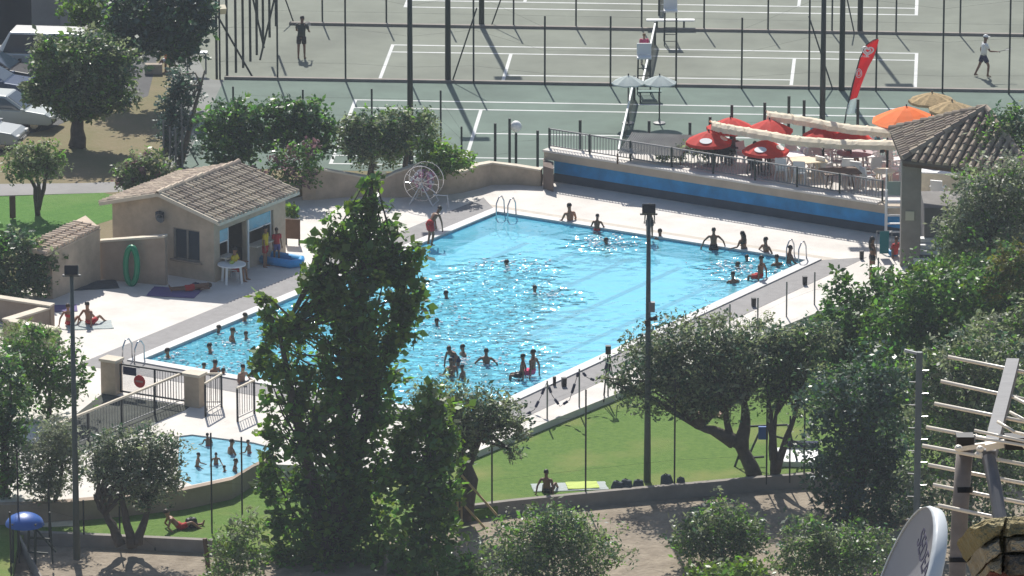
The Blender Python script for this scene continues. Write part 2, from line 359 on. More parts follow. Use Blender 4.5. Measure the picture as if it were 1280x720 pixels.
# tennis courts
CR = R(-4.0); ex = Vector((math.cos(CR), math.sin(CR), 0)); ey = Vector((-ex.y, ex.x, 0))
c1 = P(783, 170, GZ); c2 = P(810, 97, CZ); c3 = c2+ey*17.9; c3 = P(832, -19, CZ)
def CP(c, a, b, z=None): 
    q = c+ex*a+ey*b; return Vector((q.x, q.y, c.z if z is None else z))
struct(MB().prism([xy(CP(c1, a, b)) for a, b in ((-17.9, -6.6), (40, -6.6), (40, 8.75), (-17.9, 8.75))], GZ-.02, GZ+.004), 'near_court', M['courtg'])
struct(MB().prism([xy(CP(c2, a, b)) for a, b in ((-26, -9.2), (60, -9.2), (60, 90), (-26, 90))], -2.3, CZ), 'far_court', M['courtgr'])
def court_lines(c, name, z):
    m = MB(); w = .075
    def seg(a0, b0, a1, b1):
        m.prism([xy(CP(c, a, b)) for a, b in ((a0-w, b0-w), (a1+w, b0-w), (a1+w, b1+w), (a0-w, b1+w))], z-.02, z+.004)
    L_, D_, S_ = 11.885, 5.485, 4.115
    for s in (-1, 1):
        seg(-L_, s*D_, L_, s*D_); seg(-L_+w, s*S_, L_-w, s*S_); seg(s*L_, -D_, s*L_, D_) if 0 else None
        m.prism([xy(CP(c, a, b)) for a, b in ((s*L_-w, -D_+w), (s*L_+w, -D_+w), (s*L_+w, D_-w), (s*L_-w, D_-w))], z-.02, z+.0035)
        m.prism([xy(CP(c, a, b)) for a, b in ((s*6.4-w, -S_+w), (s*6.4+w, -S_+w), (s*6.4+w, S_-w), (s*6.4-w, S_-w))], z-.02, z+.0045)
    m.prism([xy(CP(c, a, b)) for a, b in ((-6.4+w, -w), (6.4-w, -w), (6.4-w, w), (-6.4+w, w))], z-.02, z+.0045)
    struct(m, name, M['line'])
court_lines(c1, 'court_lines', GZ+.004); court_lines(c2, 'middle_court_lines', CZ); court_lines(c3, 'far_court_lines', CZ)
sh2([(205, 216), (300, 228), (300, 101), (266, 99.5), (258, 97), (243, 60), (205, -60), (190, -60), (215, 95)], GZ, 'court_apron', mat('apron_grey', (.20,.205,.19), .9, .15, .5), .002)
# kerbs under the court fences
kb = MB()
def kerb(c, b, a0, a1, z0, z1, w=.22): kb.prism([xy(CP(c, x, y)) for x, y in ((a0, b), (a1, b), (a1, b+w), (a0, b+w))], z0, z1)
kerb(c1, 8.76, -17.9, 40, -2.2, GZ+.12); kerb(c2, 9.1, -17, 60, CZ-.1, CZ+.12)
struct(kb, 'court_kerb', M['concrete'])

# the summer air between the hillside and the courts
hz_ = MB(); hz_.box((0, 800, 31.5), (3010, 3420, 81))
hm = bpy.data.materials.new('air'); hm.use_nodes = True; hm.node_tree.nodes.remove(hm.node_tree.nodes['Principled BSDF'])
pv_ = hm.node_tree.nodes.new('ShaderNodeVolumePrincipled'); pv_.inputs['Color'].default_value = (.80,.89,1,1); pv_.inputs['Density'].default_value = HAZE; pv_.inputs['Anisotropy'].default_value = .2
hm.node_tree.links.new(pv_.outputs['Volume'], hm.node_tree.nodes['Material Output'].inputs['Volume'])
struct(hz_, 'haze', hm, 'stuff')

# white water around swimmers, its flecks also standing in for sun sparkles
sp_ = MB(); rs_ = random.Random(5)
for x, y, rx, ry, n_ in ((760, 305, 1.0, .9, 70), (640, 333, 1.3, 1.0, 60), (690, 372, .8, .8, 25), (925, 336, 1.3, .9, 70), (585, 452, 1.6, 1.2, 60), (610, 455, .8, .8, 20), (285, 428, 2.5, 2.2, 80), (225, 447, 1.8, 1.6, 50), (545, 395, 1.5, 2.0, 40), (270, 465, 1.5, .8, 40)):
    q = P(x, y, -.06)
    for k in range(n_):
        a = rs_.uniform(0, 6.28); r_ = rs_.gauss(.7, .35); d_ = rs_.uniform(.018, .05)
        w_ = Vector((q.x+math.cos(a)*r_*rx, q.y+math.sin(a)*r_*ry, 0))-Aw
        if not (.2 < w_.dot(uu) < PL-.2 and .2 < w_.dot(vv) < PW-.2): continue
        sp_.ell((q.x+math.cos(a)*r_*rx, q.y+math.sin(a)*r_*ry, -.05+abs(rs_.gauss(0, .06))), (d_*1.6, d_*1.6, d_*.7), 6, 3)
struct(sp_, 'splash_sparkle', mat('foam_sparkle_white', (.85,.88,.9), .4), 'stuff', smooth=True)
# ================================================================== BUILDINGS, WALLS, TERRACE
def tilerows(mb, o, row, down, nrow, length, r=.1, tl=.42, th=0):
    """barrel tiles: rows along `row` (unit vector * pitch), running along `down`"""
    row, down, o = Vector(row), Vector(down).normalized(), Vector(o)
    nrm = row.normalized().cross(down); nrm = nrm if nrm.z > 0 else -nrm
    rw = row.normalized(); nt_ = max(1, round(length/tl)); tl = length/nt_
    for i in range(nrow):
        for j in range(nt_):
            jit = random.uniform(-.012, .012)
            b0 = o+row*i+down*(j*tl-.05)+nrm*(.0+jit)+rw*random.uniform(-.01, .01); b1 = o+row*i+down*((j+1)*tl)+nrm*(.022+jit)
            vs = []
            for b, rr in ((b0, r*.8), (b1, r)):
                for k in range(6):
                    a = math.pi*k/5; vs.append(b+rw*math.cos(a)*rr+nrm*math.sin(a)*rr*1.3)
            mb.add(vs, [(k, k+1, 7+k, 6+k) for k in range(5)]+[(6, 7, 8, 9, 10, 11)])
def wall_from(name, label, pts, z=0., th=.25, m=None, cap=None, capm=None, closed=False, cath='wall'):
    """pts: (px, py of the foot, py of the top)"""
    m = m or M['plaster']
    base = [P(a, b, z) for a, b, _ in pts]; tops = [zat(q.y, t) for q, (_, _, t) in zip(base, pts)]
    t = thing(name, label, cath, base[0]); mb = MB(); mc = MB()
    n = len(base)
    offs = []
    for i in range(n):
        d = (base[min(i+1, n-1)]-base[max(i-1, 0)]); d.z = 0; d.normalize(); nn = Vector((-d.y, d.x, 0))
        nn = nn if nn.y > 0 else -nn; offs.append(nn)
    vs = []
    for q, tz, o in zip(base, tops, offs):
        b = q+o*th
        vs += [(q.x, q.y, z-.6), (b.x, b.y, z-.6), (b.x, b.y, tz), (q.x, q.y, tz)]
    fs = [(0, 1, 2, 3), tuple(4*(n-1)+k for k in (3, 2, 1, 0))]
    for i in range(n-1):
        for k in range(4): fs.append((4*i+k, 4*i+(k+1) % 4, 4*i+4+(k+1) % 4, 4*i+4+k))
    mb.add(vs, fs); mb.build('wall_face', m, t, world=True)
    if cap:
        vs = []
        for q, tz, o in zip(base, tops, offs):
            f0 = q-o*.05; b = q+o*(th+.05)
            vs += [(f0.x, f0.y, tz+.003), (b.x, b.y, tz+.003), (b.x, b.y, tz+cap), (f0.x, f0.y, tz+cap)]
        mc.add(vs, fs); mc.build('coping', capm or M['stonecap'], t, world=True)
    return t
# ---- pool house
HA = math.atan2(vv.y, vv.x)
F = P(268, 353, 0); HW, HL, EZ, RZ = 4.75, 5.0, 2.6, 3.24
hs = thing('pool_house', 'small tan pool house with clay tile gable roof beside the big pool', 'house', F, HA)
mw = MB(); T = .2
for x0, x1, z0, z1 in ((-HW, -1.9, 0, EZ), (-.66, 0, 0, EZ), (-1.9, -.66, 0, .68), (-1.9, -.66, 1.95, EZ)): mw.box(((x0+x1)/2, T/2, (z0+z1)/2), (x1-x0, T, z1-z0))
for y in (0, HL-T): mw.add([(-HW, y, EZ), (0, y, EZ), (-HW/2, y, RZ-.08), (-HW, y+T, EZ), (0, y+T, EZ), (-HW/2, y+T, RZ-.08)], [(0, 1, 2), (5, 4, 3), (1, 4, 5, 2), (0, 2, 5, 3), (0, 3, 4, 1)])
mw.box((-HW/2, HL-T/2, EZ/2), (HW, T, EZ)); mw.box((-HW+T/2, HL/2, EZ/2), (T, HL-2*T-.01, EZ))
for y0, y1, z0, z1 in ((T+.002, .4, 0, EZ), (2.25, 2.42, 0, 1.98), (4.15, HL-T-.002, 0, EZ), (.4, 4.15, 1.98, EZ), (.4, 1.2, 0, .85), (2.42, 4.15, 0, .85)): mw.box((-T/2, (y0+y1)/2, (z0+z1)/2), (T, y1-y0, z1-z0))
mw.build('wall', M['plaster'], hs)
fl = MB(); fl.box((-HW/2, HL/2, .02), (HW-2*T-.02, HL-2*T-.02, .03)); fl.build('floor', M['asphalt'], hs)
mr = MB(); my = MB()
sl_ = Vector((HW/2+.4, 0, -(RZ-EZ)*(HW/2+.4)/(HW/2)))
for s in (1, -1):
    o = Vector((-HW/2+.02*s, -.28, RZ)); d = Vector((sl_.x*s, 0, sl_.z)); mr.cur = 0
    e = o+d; k = len(mr.v)
    mr.add([o+Vector((0, 0, -.06)), e+Vector((0, 0, -.06)), e+Vector((0, HL+.56, -.06)), o+Vector((0, HL+.56, -.06)), o, e, e+Vector((0, HL+.56, 0)), o+Vector((0, HL+.56, 0))],
           [(0, 1, 2, 3), (4, 5, 6, 7), (0, 1, 5, 4), (1, 2, 6, 5), (2, 3, 7, 6), (3, 0, 4, 7)])
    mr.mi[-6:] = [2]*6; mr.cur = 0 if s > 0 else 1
    tilerows(mr, o+Vector((0, .1, .01)), (0, .235, 0), d, 24, d.length+.04, .088)
mr.cur = 1; tilerows(mr, (-HW/2, -.3, RZ+.03), (.3, 0, 0), (0, 1, 0), 1, HL+.6, .13)
roof = mr.build('roof', [M['tile'], M['tilel'], mat('pan_tile_shade', (.12,.095,.075), .9, .2, 3)], hs)  # pan colour darkened to paint the shade between tile rows
for yy in (-.30, HL+.30):
    for s in (1, -1): MB().beam((-HW/2, yy, RZ-.0), (-HW/2+sl_.x*s, yy, RZ+sl_.z), .06, .14).build('verge', M['stonecap'], roof)
gt = MB(); gt.beam((.42, -.3, EZ-.16), (.42, HL+.3, EZ-.16), .12, .12); gt.build('gutter', M['stonecap'], roof)
wf = MB()
for a in (-1.87, -1.28, -.69): wf.box((a, .10, 1.315), (.06, .08, 1.23))
for z in (.715, 1.915): wf.box((-1.28, .10, z), (1.12, .06, .06))
win = wf.build('window', M['concrete'], hs); MB().box((-1.28, .13, 1.315), (1.12, .02, 1.14)).build('pane', M['glass'], win)
MB().box((-1.28, -.05, .66), (1.45, .14, .07)).build('sill', M['plasterd'], win)
for y0, y1 in ((.42, 1.12), (2.45, 4.1)):
    w_ = MB(); w_.box((-.1, (y0+y1)/2, 1.44), (.05, y1-y0, .05)); w_.box((-.1, y0+.02, 1.42), (.05, .04, 1.1)); w_.box((-.1, y1-.02, 1.42), (.05, .04, 1.1))
    o = w_.build('window', M['whitem'], hs); MB().box((-.1, (y0+y1)/2, 1.70), (.03, y1-y0-.08, .46)).build('pane', M['bluerefl'], o)  # blue reflection in the glass painted as the pane colour
    MB().box((.1, (y0+y1)/2, .88), (.5, y1-y0, .05)).build('counter', M['stonecap'], o)
MB().box((.03, 2.32, 1.0), (.05, .09, 1.95)).build('door_post', M['whitem'], hs)
dr = MB(); dr.box((-.55, 1.24, 1.0), (.72, .05, 1.9)); dr.build('door', M['black'], hs)
def HP(x, y, z=0.): 
    q = Matrix.Translation(F) @ Matrix.Rotation(HA, 4, 'Z') @ Vector((x, y, z)); return q
# horn loudspeaker on the gable
hl = thing('loudspeaker', 'grey horn loudspeaker fixed high on the pool house gable', 'loudspeaker', HP(-2.35, -.02, 2.35), HA)
MB().lathe((0, 0, 0), [(.03, 0), (.06, .08), (.11, .16), (.20, .24), (.19, .24), (.05, .1)], 12).build('horn', M['grey'], hl).rotation_euler = (R(105), 0, 0)
MB().box((0, -.01, -.05), (.08, .05, .35)).build('bracket', M['dark'], hl); MB().box((-.12, -.1, .05), (.2, .2, .22)).build('housing', M['bag'], hl)
# outbuilding walls left of the house
wall_from('lean_to_wall', 'low plastered wall with pale cap before the pool house gable', [(124, 349, 303), (165, 353, 300), (207, 357, 297)], 0, .22, M['plasterd'], .08)
w2 = wall_from('garden_wall', 'tan garden wall under a wide tiled coping left of pool house', [(66, 374, 318), (96, 362, 302), (126, 350, 287)], 0, .25, M['plaster'])
mt = MB(); a, b = P(60, 377, 0), P(127, 349.5, 0); a.z = zat(a.y, 319)+.02; b.z = zat(b.y, 286)+.02
nn = -vv*1.15; nn.z = .10
k = [a, b, b+(b-a)*.22+nn*1.1, a+nn]; mt.add([q+Vector((0, 0, -.07)) for q in k]+k, [(3, 2, 1, 0), (4, 5, 6, 7), (0, 1, 5, 4), (1, 2, 6, 5), (2, 3, 7, 6), (3, 0, 4, 7)])
dv = (b-a); tilerows(mt, a+nn+Vector((0, 0, .0)), dv.normalized()*.235, -nn, int(dv.length/.235)+1, nn.length, .1)
mt.build('coping', M['tilel'], w2, world=True)
bw = wall_from('boundary_wall', 'long tan wall with wavy top between pool deck and tennis courts', [(378, 250, 214), (395, 250, 212), (425, 247, 217), (455, 246, 222.5), (478, 247, 225), (495, 247, 217), (520, 246, 208.5), (550, 244, 211), (577, 241, 217), (598, 236, 208), (615, 231, 205), (645, 231, 209), (676, 233, 214)], 0, .25, M['plaster'], .07)
for nm, lab, pts in (('planter_wall', 'low wall with pale cap farthest from lens in the left corner steps', [(-30, 399, 370), (64, 410, 384)]),
                     ('stair_wall', 'low tan wall joining the two parallel walls at left edge', [(64, 409, 386), (12, 428, 402)]),
                     ('step_wall', 'low pale topped wall above the shrubs at left edge', [(11, 430, 403), (69, 441, 414)])):
    wall_from(nm, lab, pts, 0, .3, M['plasterd'], .07)
# ---- terrace
TZ = 1.3
fl_, fr_ = P(680, 189, TZ), P(1310, 289, TZ); td = (fr_-fl_).normalized(); tn = Vector((-td.y, td.x, 0))
ib = CP(c1, 0, -8.75); 
def back(a): return CP(c1, a, -6.4, TZ)
bl = fl_+tn*.8; br = back(19.5)
a_left = (Vector((bl.x, bl.y, 0))-Vector((c1.x, c1.y, 0))).dot(ex)
tp = MB(); tp.prism([xy(fl_), xy(fr_), xy(br), xy(back(a_left+2.5))], TZ-.34, TZ)
struct(tp, 'terrace_slab', mat('terrace_slab', (.44,.37,.29), .85, .12, 1.2, .2, 15))
struct(MB().prism([xy(fl_+tn*.69+td*.5), xy(fr_+tn*.69), xy(br), xy(back(a_left+2.6))], TZ-.02, TZ+.004), 'terrace', mat('terrace_paving', (.58,.55,.51), .85, .12, 1.2, .2, 15))
tw = MB(); o_ = tn*.30
q = [fl_+o_+td*.3, fr_+o_, br, back(a_left+2.5)]
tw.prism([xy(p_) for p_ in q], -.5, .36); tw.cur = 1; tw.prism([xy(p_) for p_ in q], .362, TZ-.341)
struct(tw, 'terrace_wall', [M['blued'], M['blue']])  # dark lower band: shade at the wall foot put into its colour
def TP(s, d, z=None): p_ = fl_+td*s+tn*d; return Vector((p_.x, p_.y, TZ if z is None else z))
TL = (P(1097, 255, TZ)-fl_).dot(td)
ed = MB(); ed.prism([xy(TP(a, b)) for a, b in ((-.05, -.04), (TL, -.04), (TL, .68), (-.05, .68))], TZ-.02, TZ+.06)
tagbuild(ed, 'terrace_lit_strip', M['deck'], 'pale strip coloured as sunlit floor along the open edge of the bar terrace', 'kerb')  # stands for sunlit floor; the brightness is put into the colour
sw = thing('side_wall', 'dark brown end wall under the left corner of the terrace', 'wall', P(681, 237, 0))
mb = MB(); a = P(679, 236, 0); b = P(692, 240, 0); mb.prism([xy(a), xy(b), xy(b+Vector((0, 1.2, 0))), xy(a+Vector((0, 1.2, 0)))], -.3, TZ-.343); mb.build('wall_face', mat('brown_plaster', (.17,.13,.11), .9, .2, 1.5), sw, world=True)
rl = thing('terrace_railing', 'grey baluster railing along the open edge of the bar terrace', 'railing', TP(0, .4))
ra = math.atan2(td.y, td.x); rl.rotation_euler = (0, 0, ra); MW[rl.name] = Matrix.Translation(TP(0, .4)) @ Matrix.Rotation(ra, 4, 'Z')
MB().box((TL/2, 0, .86), (TL, .05, .05)).build('top_rail', M['grey'], rl); MB().box((TL/2, 0, .16), (TL, .04, .04)).build('bottom_rail', M['grey'], rl)
bp_ = MB(); nb = int(TL/.14)
for i in range(nb): bp_.box((.07+i*.14, 0, .51), (.022, .022, .66))
bp_.build('baluster_panel', M['grey'], rl)
for i in range(9): MB().box((i*TL/8, 0, .47), (.06, .06, .86)).build('post', M['darkg'], rl)
# bar pavilion: hipped tile roof on a concrete pillar
pb = P(1137, 330, 0)
pv = thing('bar_pavilion', 'tile roofed bar pavilion on a thick concrete pillar right of terrace', 'pavilion', pb)
ez = zat(pb.y, 196)
MB().prism([(-.38, -.38), (.38, -.38), (.38, .38), (-.38, .38)], -.4, ez-.12).build('pillar', M['concrete'], pv)
c00 = Vector((-.38, -.55, ez-.02)); c10 = c00+Vector((4.9, -2.4, 0)); c01 = c00+Vector((-.2, 4.7, 0)); c11 = c10+Vector((-.2, 4.7, 0)); ap = (c00+c10+c01+c11)/4; ap.z = ez+1.2
ap = Vector((2.95, 1.2, ez+1.6))
pr = MB()
for a, b in ((c00, c10), (c10, c11), (c11, c01), (c01, c00)): pr.add([a, b, ap, a-Vector((0, 0, .09)), b-Vector((0, 0, .09)), ap-Vector((0, 0, .09))], [(0, 1, 2), (5, 4, 3), (0, 3, 4, 1)])
pr.mi[:] = [1]*len(pr.mi)  # roof planes take the dark colour painted as shade between rows
def hiptiles(mb, a, b, apx, pitch=.33, r=.115):
    e = (b-a); L = e.length; e.normalize(); h = (apx-a); t = h.dot(e); foot = a+e*t; up = apx-foot; n_ = int(L/pitch)
    for i in range(n_):
        s = (i+.5)*pitch; f = s/t if s < t else (L-s)/(L-t)
        if f*up.length < .3: continue
        o = a+e*s+up*f; tilerows(mb, o, e*pitch, -up, 1, up.length*f, r, .42)
hiptiles(pr, c00, c10, ap); hiptiles(pr, c01, c00, ap); pr.cur = 0
for a in (c00, c10, c01):
    d = a-ap; tilerows(pr, ap+Vector((0, 0, .05)), d.cross(Vector((0, 0, 1))).normalized()*.3, d, 1, d.length, .14)
pr.build('roof', mat('grey_clay_tile', (.33,.265,.20), .85, .3, 2.2, .2, 20, island=.3) and [mat('grey_clay_tile', (0, 0, 0)), mat('pan_tile_shade', (0, 0, 0))], pv)
MB().box((2.9, 2.1, 1.0), (4.6, 2.6, 2.1)).build('counter_block', mat('grey_plaster', (.20,.19,.18), .9, .15, 1), pv)  # plain dark grey plaster block
MB().box((-.05, -.41, 2.05), (.34, .04, .36)).build('notice', mat('paper', (.55,.52,.40), .8), pv)
bm_ = MB(); bm_.beam(c00+Vector((.1, .1, -.16)), c10+Vector((0, .1, -.16)), .14, .14); bm_.beam(c00+Vector((.1, .1, -.16)), c01+Vector((.1, 0, -.16)), .14, .14); bm_.build('beam', M['brownwood'], pv)
# stairs right of the pillar
st = thing('stairs', 'short flight of white edged steps right of the concrete pillar', 'stairs', P(1158, 335, 0))
for i in range(5):
    mb = MB(); mb.box((.15+.02*i, .35*i, .09+.17*i), (1.35, .34, .16+.0*i)); mb.build('step', M['white'], st)
mb = MB(); mb.box((.2, 1.0, .2), (1.3, 1.6, .38)); mb.build('stair_base', M['blued'], st)
sr = MB(); sr.tube([(.6, -.1, 0), (.6, -.1, 1.0), (.6, 1.6, 1.85)], .03, 6); sr.build('handrail', M['dark'], st)
# lifeguard high chair
lc = thing('lifeguard_chair', 'white lifeguard high chair standing between terrace wall and pillar', 'lifeguard chair', P(1117.5, 304, 0))
rails = MB()
for s in (-.30, .30):
    rails.tube([(s, 0, 0), (s, .12, 2.15)], .035, 6); rails.tube([(s, 1.0, 0), (s, .55, 2.9)], .035, 6); rails.tube([(s, .1, 2.0), (s, .6, 2.0)], .03, 6)
rails.build('frame', M['whitem'], lc)
for i in range(5): MB().box((0, .03+.02*i, .12+.33*i), (.58, .12, .05)).build('rung', M['white'], lc)
MB().box((0, .33, 1.62), (.62, .5, .06)).build('seat', M['white'], lc); MB().box((0, .58, 2.08), (.56, .05, .55), rx=R(-10)).build('backrest', mat('pale_green', (.32,.40,.34), .7), lc)
# ---- gate and ramp railing left of the big pool
gp1, gp2 = P(140, 491, 0), P(244, 507, 0); gd = gp2-gp1; ga = math.atan2(gd.y, gd.x); GL = gd.length
for q_, tp_, lab in ((gp1, 448, 'square tan gate pillar at the left end of the pool gate'), (gp2, 466, 'square tan gate pillar beside the baluster railing')):
    t = thing('gate_pillar', lab, 'pillar', q_, ga, 'pillars of the pool gate'); h = zat(q_.y, tp_)
    MB().box((0, 0, h/2-.2), (.62, .5, h+.4-.1)).build('shaft', M['plaster'], t); MB().box((0, 0, h-.03), (.72, .6, .10)).build('cap', M['stonecap'], t)
gt_ = thing('pool_gate', 'white panel gate with round red sign between two pillars', 'gate', gp1, ga)
fr = MB()
for x in (.38, GL*.52, GL-.36): fr.box((x, 0, .62), (.06, .06, 1.05))
for z in (.12, 1.14): fr.box((GL/2, 0, z), (GL-.8, .05, .06))
fr.build('frame', M['dark'], gt_)
MB().box((GL*.27+.19, 0, .62), (GL*.52-.50, .025, .92)).build('mesh_panel', mat('gate_mesh', (.6,.6,.6), .6, alpha=.14), gt_)
bp2 = MB(); 
for i in range(12): bp2.box((GL*.55+i*GL*.42/13, 0, .63), (.015, .015, .96))
bp2.build('bar_panel', M['grey'], gt_)
sg = MB(); sg.tube([(GL*.34, -.02, .60), (GL*.34, -.035, .60)], .24, 20); s_ = sg.build('prohibition_sign', mat('sign_red', (.62,.02,.02), .5), gt_)
MB().box((GL*.34, -.042, .60), (.30, .006, .07)).build('bar', mat('sign_pale', (.5,.25,.22), .6), s_)
MB().box((GL*.15+.25, -.02, .93), (.55, .02, .30)).build('notice', M['navy'], gt_)
# flat ramp bed, shade painted into its dark colour, and the railing
sh3 = MB(); sh3.prism(pixpoly([(70, 575), (60, 545), (128, 492), (238, 508), (231, 513), (150, 548)], 0), -.02, .006); struct(sh3, 'ramp', mat('ramp_shade', (.055,.06,.05), .95, .35, 1.2, .4, 9))
r0, r1 = P(236, 500, 0), P(66, 570, 0); rd = r1-r0; rL = rd.length; rz = math.atan2(rd.y, rd.x)
rr = thing('ramp_railing', 'long pale topped railing running beside the shaded ramp', 'railing', r0, rz)
MB().box((rL/2, 0, 1.1), (rL, .09, .07)).build('top_rail', M['stonecap'], rr); MB().box((rL/2, 0, .12), (rL, .03, .03)).build('bottom_rail', M['grey'], rr)
for i in range(5): MB().box((.1+i*(rL-.2)/4, 0, .53), (.06, .06, 1.06)).build('post', M['dark'], rr)
bb = MB()
for i in range(int(rL/.17)): bb.box((.1+i*.17, 0, .6), (.014, .014, .94))
bb.build('baluster_panel', M['grey'], rr)
def panelrail(name, lab, p0, p1, h=1.05, topm='stonecap'):
    d = p1-p0; L = d.length; t = thing(name, lab, 'railing', p0, math.atan2(d.y, d.x), 'short railing panels of the footbath passage')
    MB().box((L/2, 0, h), (L+.06, .07, .06)).build('top_rail', M[topm], t); MB().box((L/2, 0, .14), (L, .03, .03)).build('bottom_rail', M['grey'], t)
    for x in (0, L): MB().box((x, 0, h/2-.015), (.06, .06, h-.03)).build('post', M['dark'], t)
    b = MB(); n = max(3, int(L/.16))
    for i in range(1, n): b.box((L*i/n, 0, h*.56), (.016, .016, h*.8))
    b.build('baluster_panel', M['dark'], t)
panelrail('railing_panel', 'short railing panel with bars just right of the gate pillar', P(257, 521, 0), P(277, 509, 0), 1.25)
panelrail('railing_panel', 'short upper railing between gate pillar and barred panel', P(250, 507, 0), P(277, 507, 0), 1.2)
panelrail('railing_panel', 'short railing panel half hidden behind the poplar leaves', P(297, 527, 0), P(318, 517, 0), 1.25)
# paddling pool rim: the wall that drops to the lower lawn
rim = MB(); lp = [P(a, b, 0) for a, b in ((345, 574), (318, 586), (290, 603), (230, 616), (150, 625), (60, 633), (-60, 637))]
vs = []
for p_ in lp: vs += [(p_.x, p_.y-.02, -.8), (p_.x, p_.y+.35, -.8), (p_.x, p_.y+.35, .10), (p_.x, p_.y-.02, .10)]
rim.add(vs, [(4*i+k, 4*i+(k+1) % 4, 4*i+4+(k+1) % 4, 4*i+4+k) for i in range(len(lp)-1) for k in range(4)]); tagbuild(rim, 'paddling_pool_wall', M['plasterd'], 'curved low tan wall round the paddling pool above the lawn', 'wall')
# garden edge walls at the foot of the lawns
def edgewall(name, lab, pts, z, h, zl):
    mb = MB(); q = [P(a, b, z) for a, b in pts]; vs = []
    for p_ in q: vs += [(p_.x, p_.y-.12, zl-.4), (p_.x, p_.y+.12, zl-.4), (p_.x, p_.y+.12, z+h), (p_.x, p_.y-.12, z+h)]
    n = len(q); mb.add(vs, [(0, 1, 2, 3), tuple(4*(n-1)+k for k in (3, 2, 1, 0))]+[(4*i+k, 4*i+(k+1) % 4, 4*i+4+(k+1) % 4, 4*i+4+k) for i in range(n-1) for k in range(4)])
    tagbuild(mb, name, M['concrete'], lab, 'wall')
edgewall('lawn_edge_wall', 'low dark concrete wall between the lawn and the grey gravel', [(540, 641), (640, 629), (760, 617), (960, 599), (1090, 590)], -.25, .12, -.62)
edgewall('lower_edge_wall', 'low concrete kerb wall between lower left lawn and gravel', [(24, 667), (140, 672), (266, 678)], -.6, .1, -.95)
edgewall('corner_kerb', 'low kerb wall at bottom left beside the play tower', [(60, 740), (22, 668)], -.6, .1, -.95)
# grey building behind the car park
gb = thing('grey_building', 'grey building with dark garage opening behind the car park', 'building', P(-60, 62, GZ))
mb = MB(); a = P(40, 50, GZ); b = P(76, 52, GZ)
mb.prism([xy(a), xy(b), xy(b+Vector((1, 5, 0))), xy(a+Vector((0, 5, 0)))], 0, 6); mb.build('wall', mat('grey_render', (.27,.26,.25), .9, .1, 1), gb, world=True)
mb = MB(); c = P(-120, 60, GZ); d = P(39, 60, GZ); mb.prism([xy(c+Vector((0, 1.6, 0))), xy(d+Vector((0, 1.6, 0))), xy(d+Vector((0, 6, 0))), xy(c+Vector((0, 6, 0)))], 0, 6); mb.build('garage_opening', mat('garage_shade', (.035,.04,.045), .8, .3, .6), gb, world=True)  # solid block, coloured with the shade inside the garage opening
# ================================================================== TREES AND PLANTS
def leafmesh(name, blobs, n, size, mats, parent, clump=.22, shell=.35, weights=None, aspect=.55, origin=None, droop=0., ragged=.2):
    vol = np.array([(b[1]*b[2]*b[3])**(2/3) for b in blobs]); pr_ = vol/vol.sum()
    per = 14; nc = max(1, n//per)
    bi = rng.choice(len(blobs), nc, p=pr_)
    C_ = np.array([tuple(b[0]) for b in blobs])[bi]; Rr = np.array([b[1:4] for b in blobs])[bi]
    d = rng.normal(size=(nc, 3)); d /= np.linalg.norm(d, axis=1)[:, None]
    rad = (shell+(1-shell)*rng.random(nc)**.6)*(1+ragged*rng.normal(size=nc))
    rad = np.where(rng.random(nc) < .06, rad*1.28, rad)
    cc = C_+d*Rr*rad[:, None]
    cs = (Rr.mean(axis=1)*clump).clip(.12, .6)
    k = rng.normal(size=(nc, per, 3))*cs[:, None, None]*.55
    pos = (cc[:, None, :]+k).reshape(-1, 3); N_ = len(pos)
    sz = size*np.exp(.38*rng.normal(size=N_)).clip(.4, 2.0)*.92
    a = rng.normal(size=(N_, 3)); a[:, 2] = a[:, 2]*.7-droop; a /= np.linalg.norm(a, axis=1)[:, None]
    nn = rng.normal(size=(N_, 3)); nn[:, 2] = np.abs(nn[:, 2])+.3; b = np.cross(a, nn); b /= np.linalg.norm(b, axis=1)[:, None]+1e-9
    A_ = a*sz[:, None]; B_ = b*(sz*aspect)[:, None]*.5
    V = np.stack([pos, pos+A_*.5+B_, pos+A_, pos+A_*.5-B_], axis=1).reshape(-1, 3)
    if origin is not None: V = V-np.array(tuple(origin))
    me = bpy.data.meshes.new(name); me.vertices.add(4*N_); me.vertices.foreach_set('co', V.astype(np.float32).ravel())
    me.loops.add(4*N_); me.loops.foreach_set('vertex_index', np.arange(4*N_, dtype=np.int32))
    me.polygons.add(N_); me.polygons.foreach_set('loop_start', np.arange(0, 4*N_, 4, dtype=np.int32)); me.polygons.foreach_set('loop_total', np.full(N_, 4, np.int32))
    for m in mats: me.materials.append(m)
    if len(mats) > 1:
        ci = rng.choice(len(mats), nc, p=weights); me.polygons.foreach_set('material_index', np.repeat(ci, per).astype(np.int32))
    me.update(calc_edges=True)
    return link(name, me, parent)
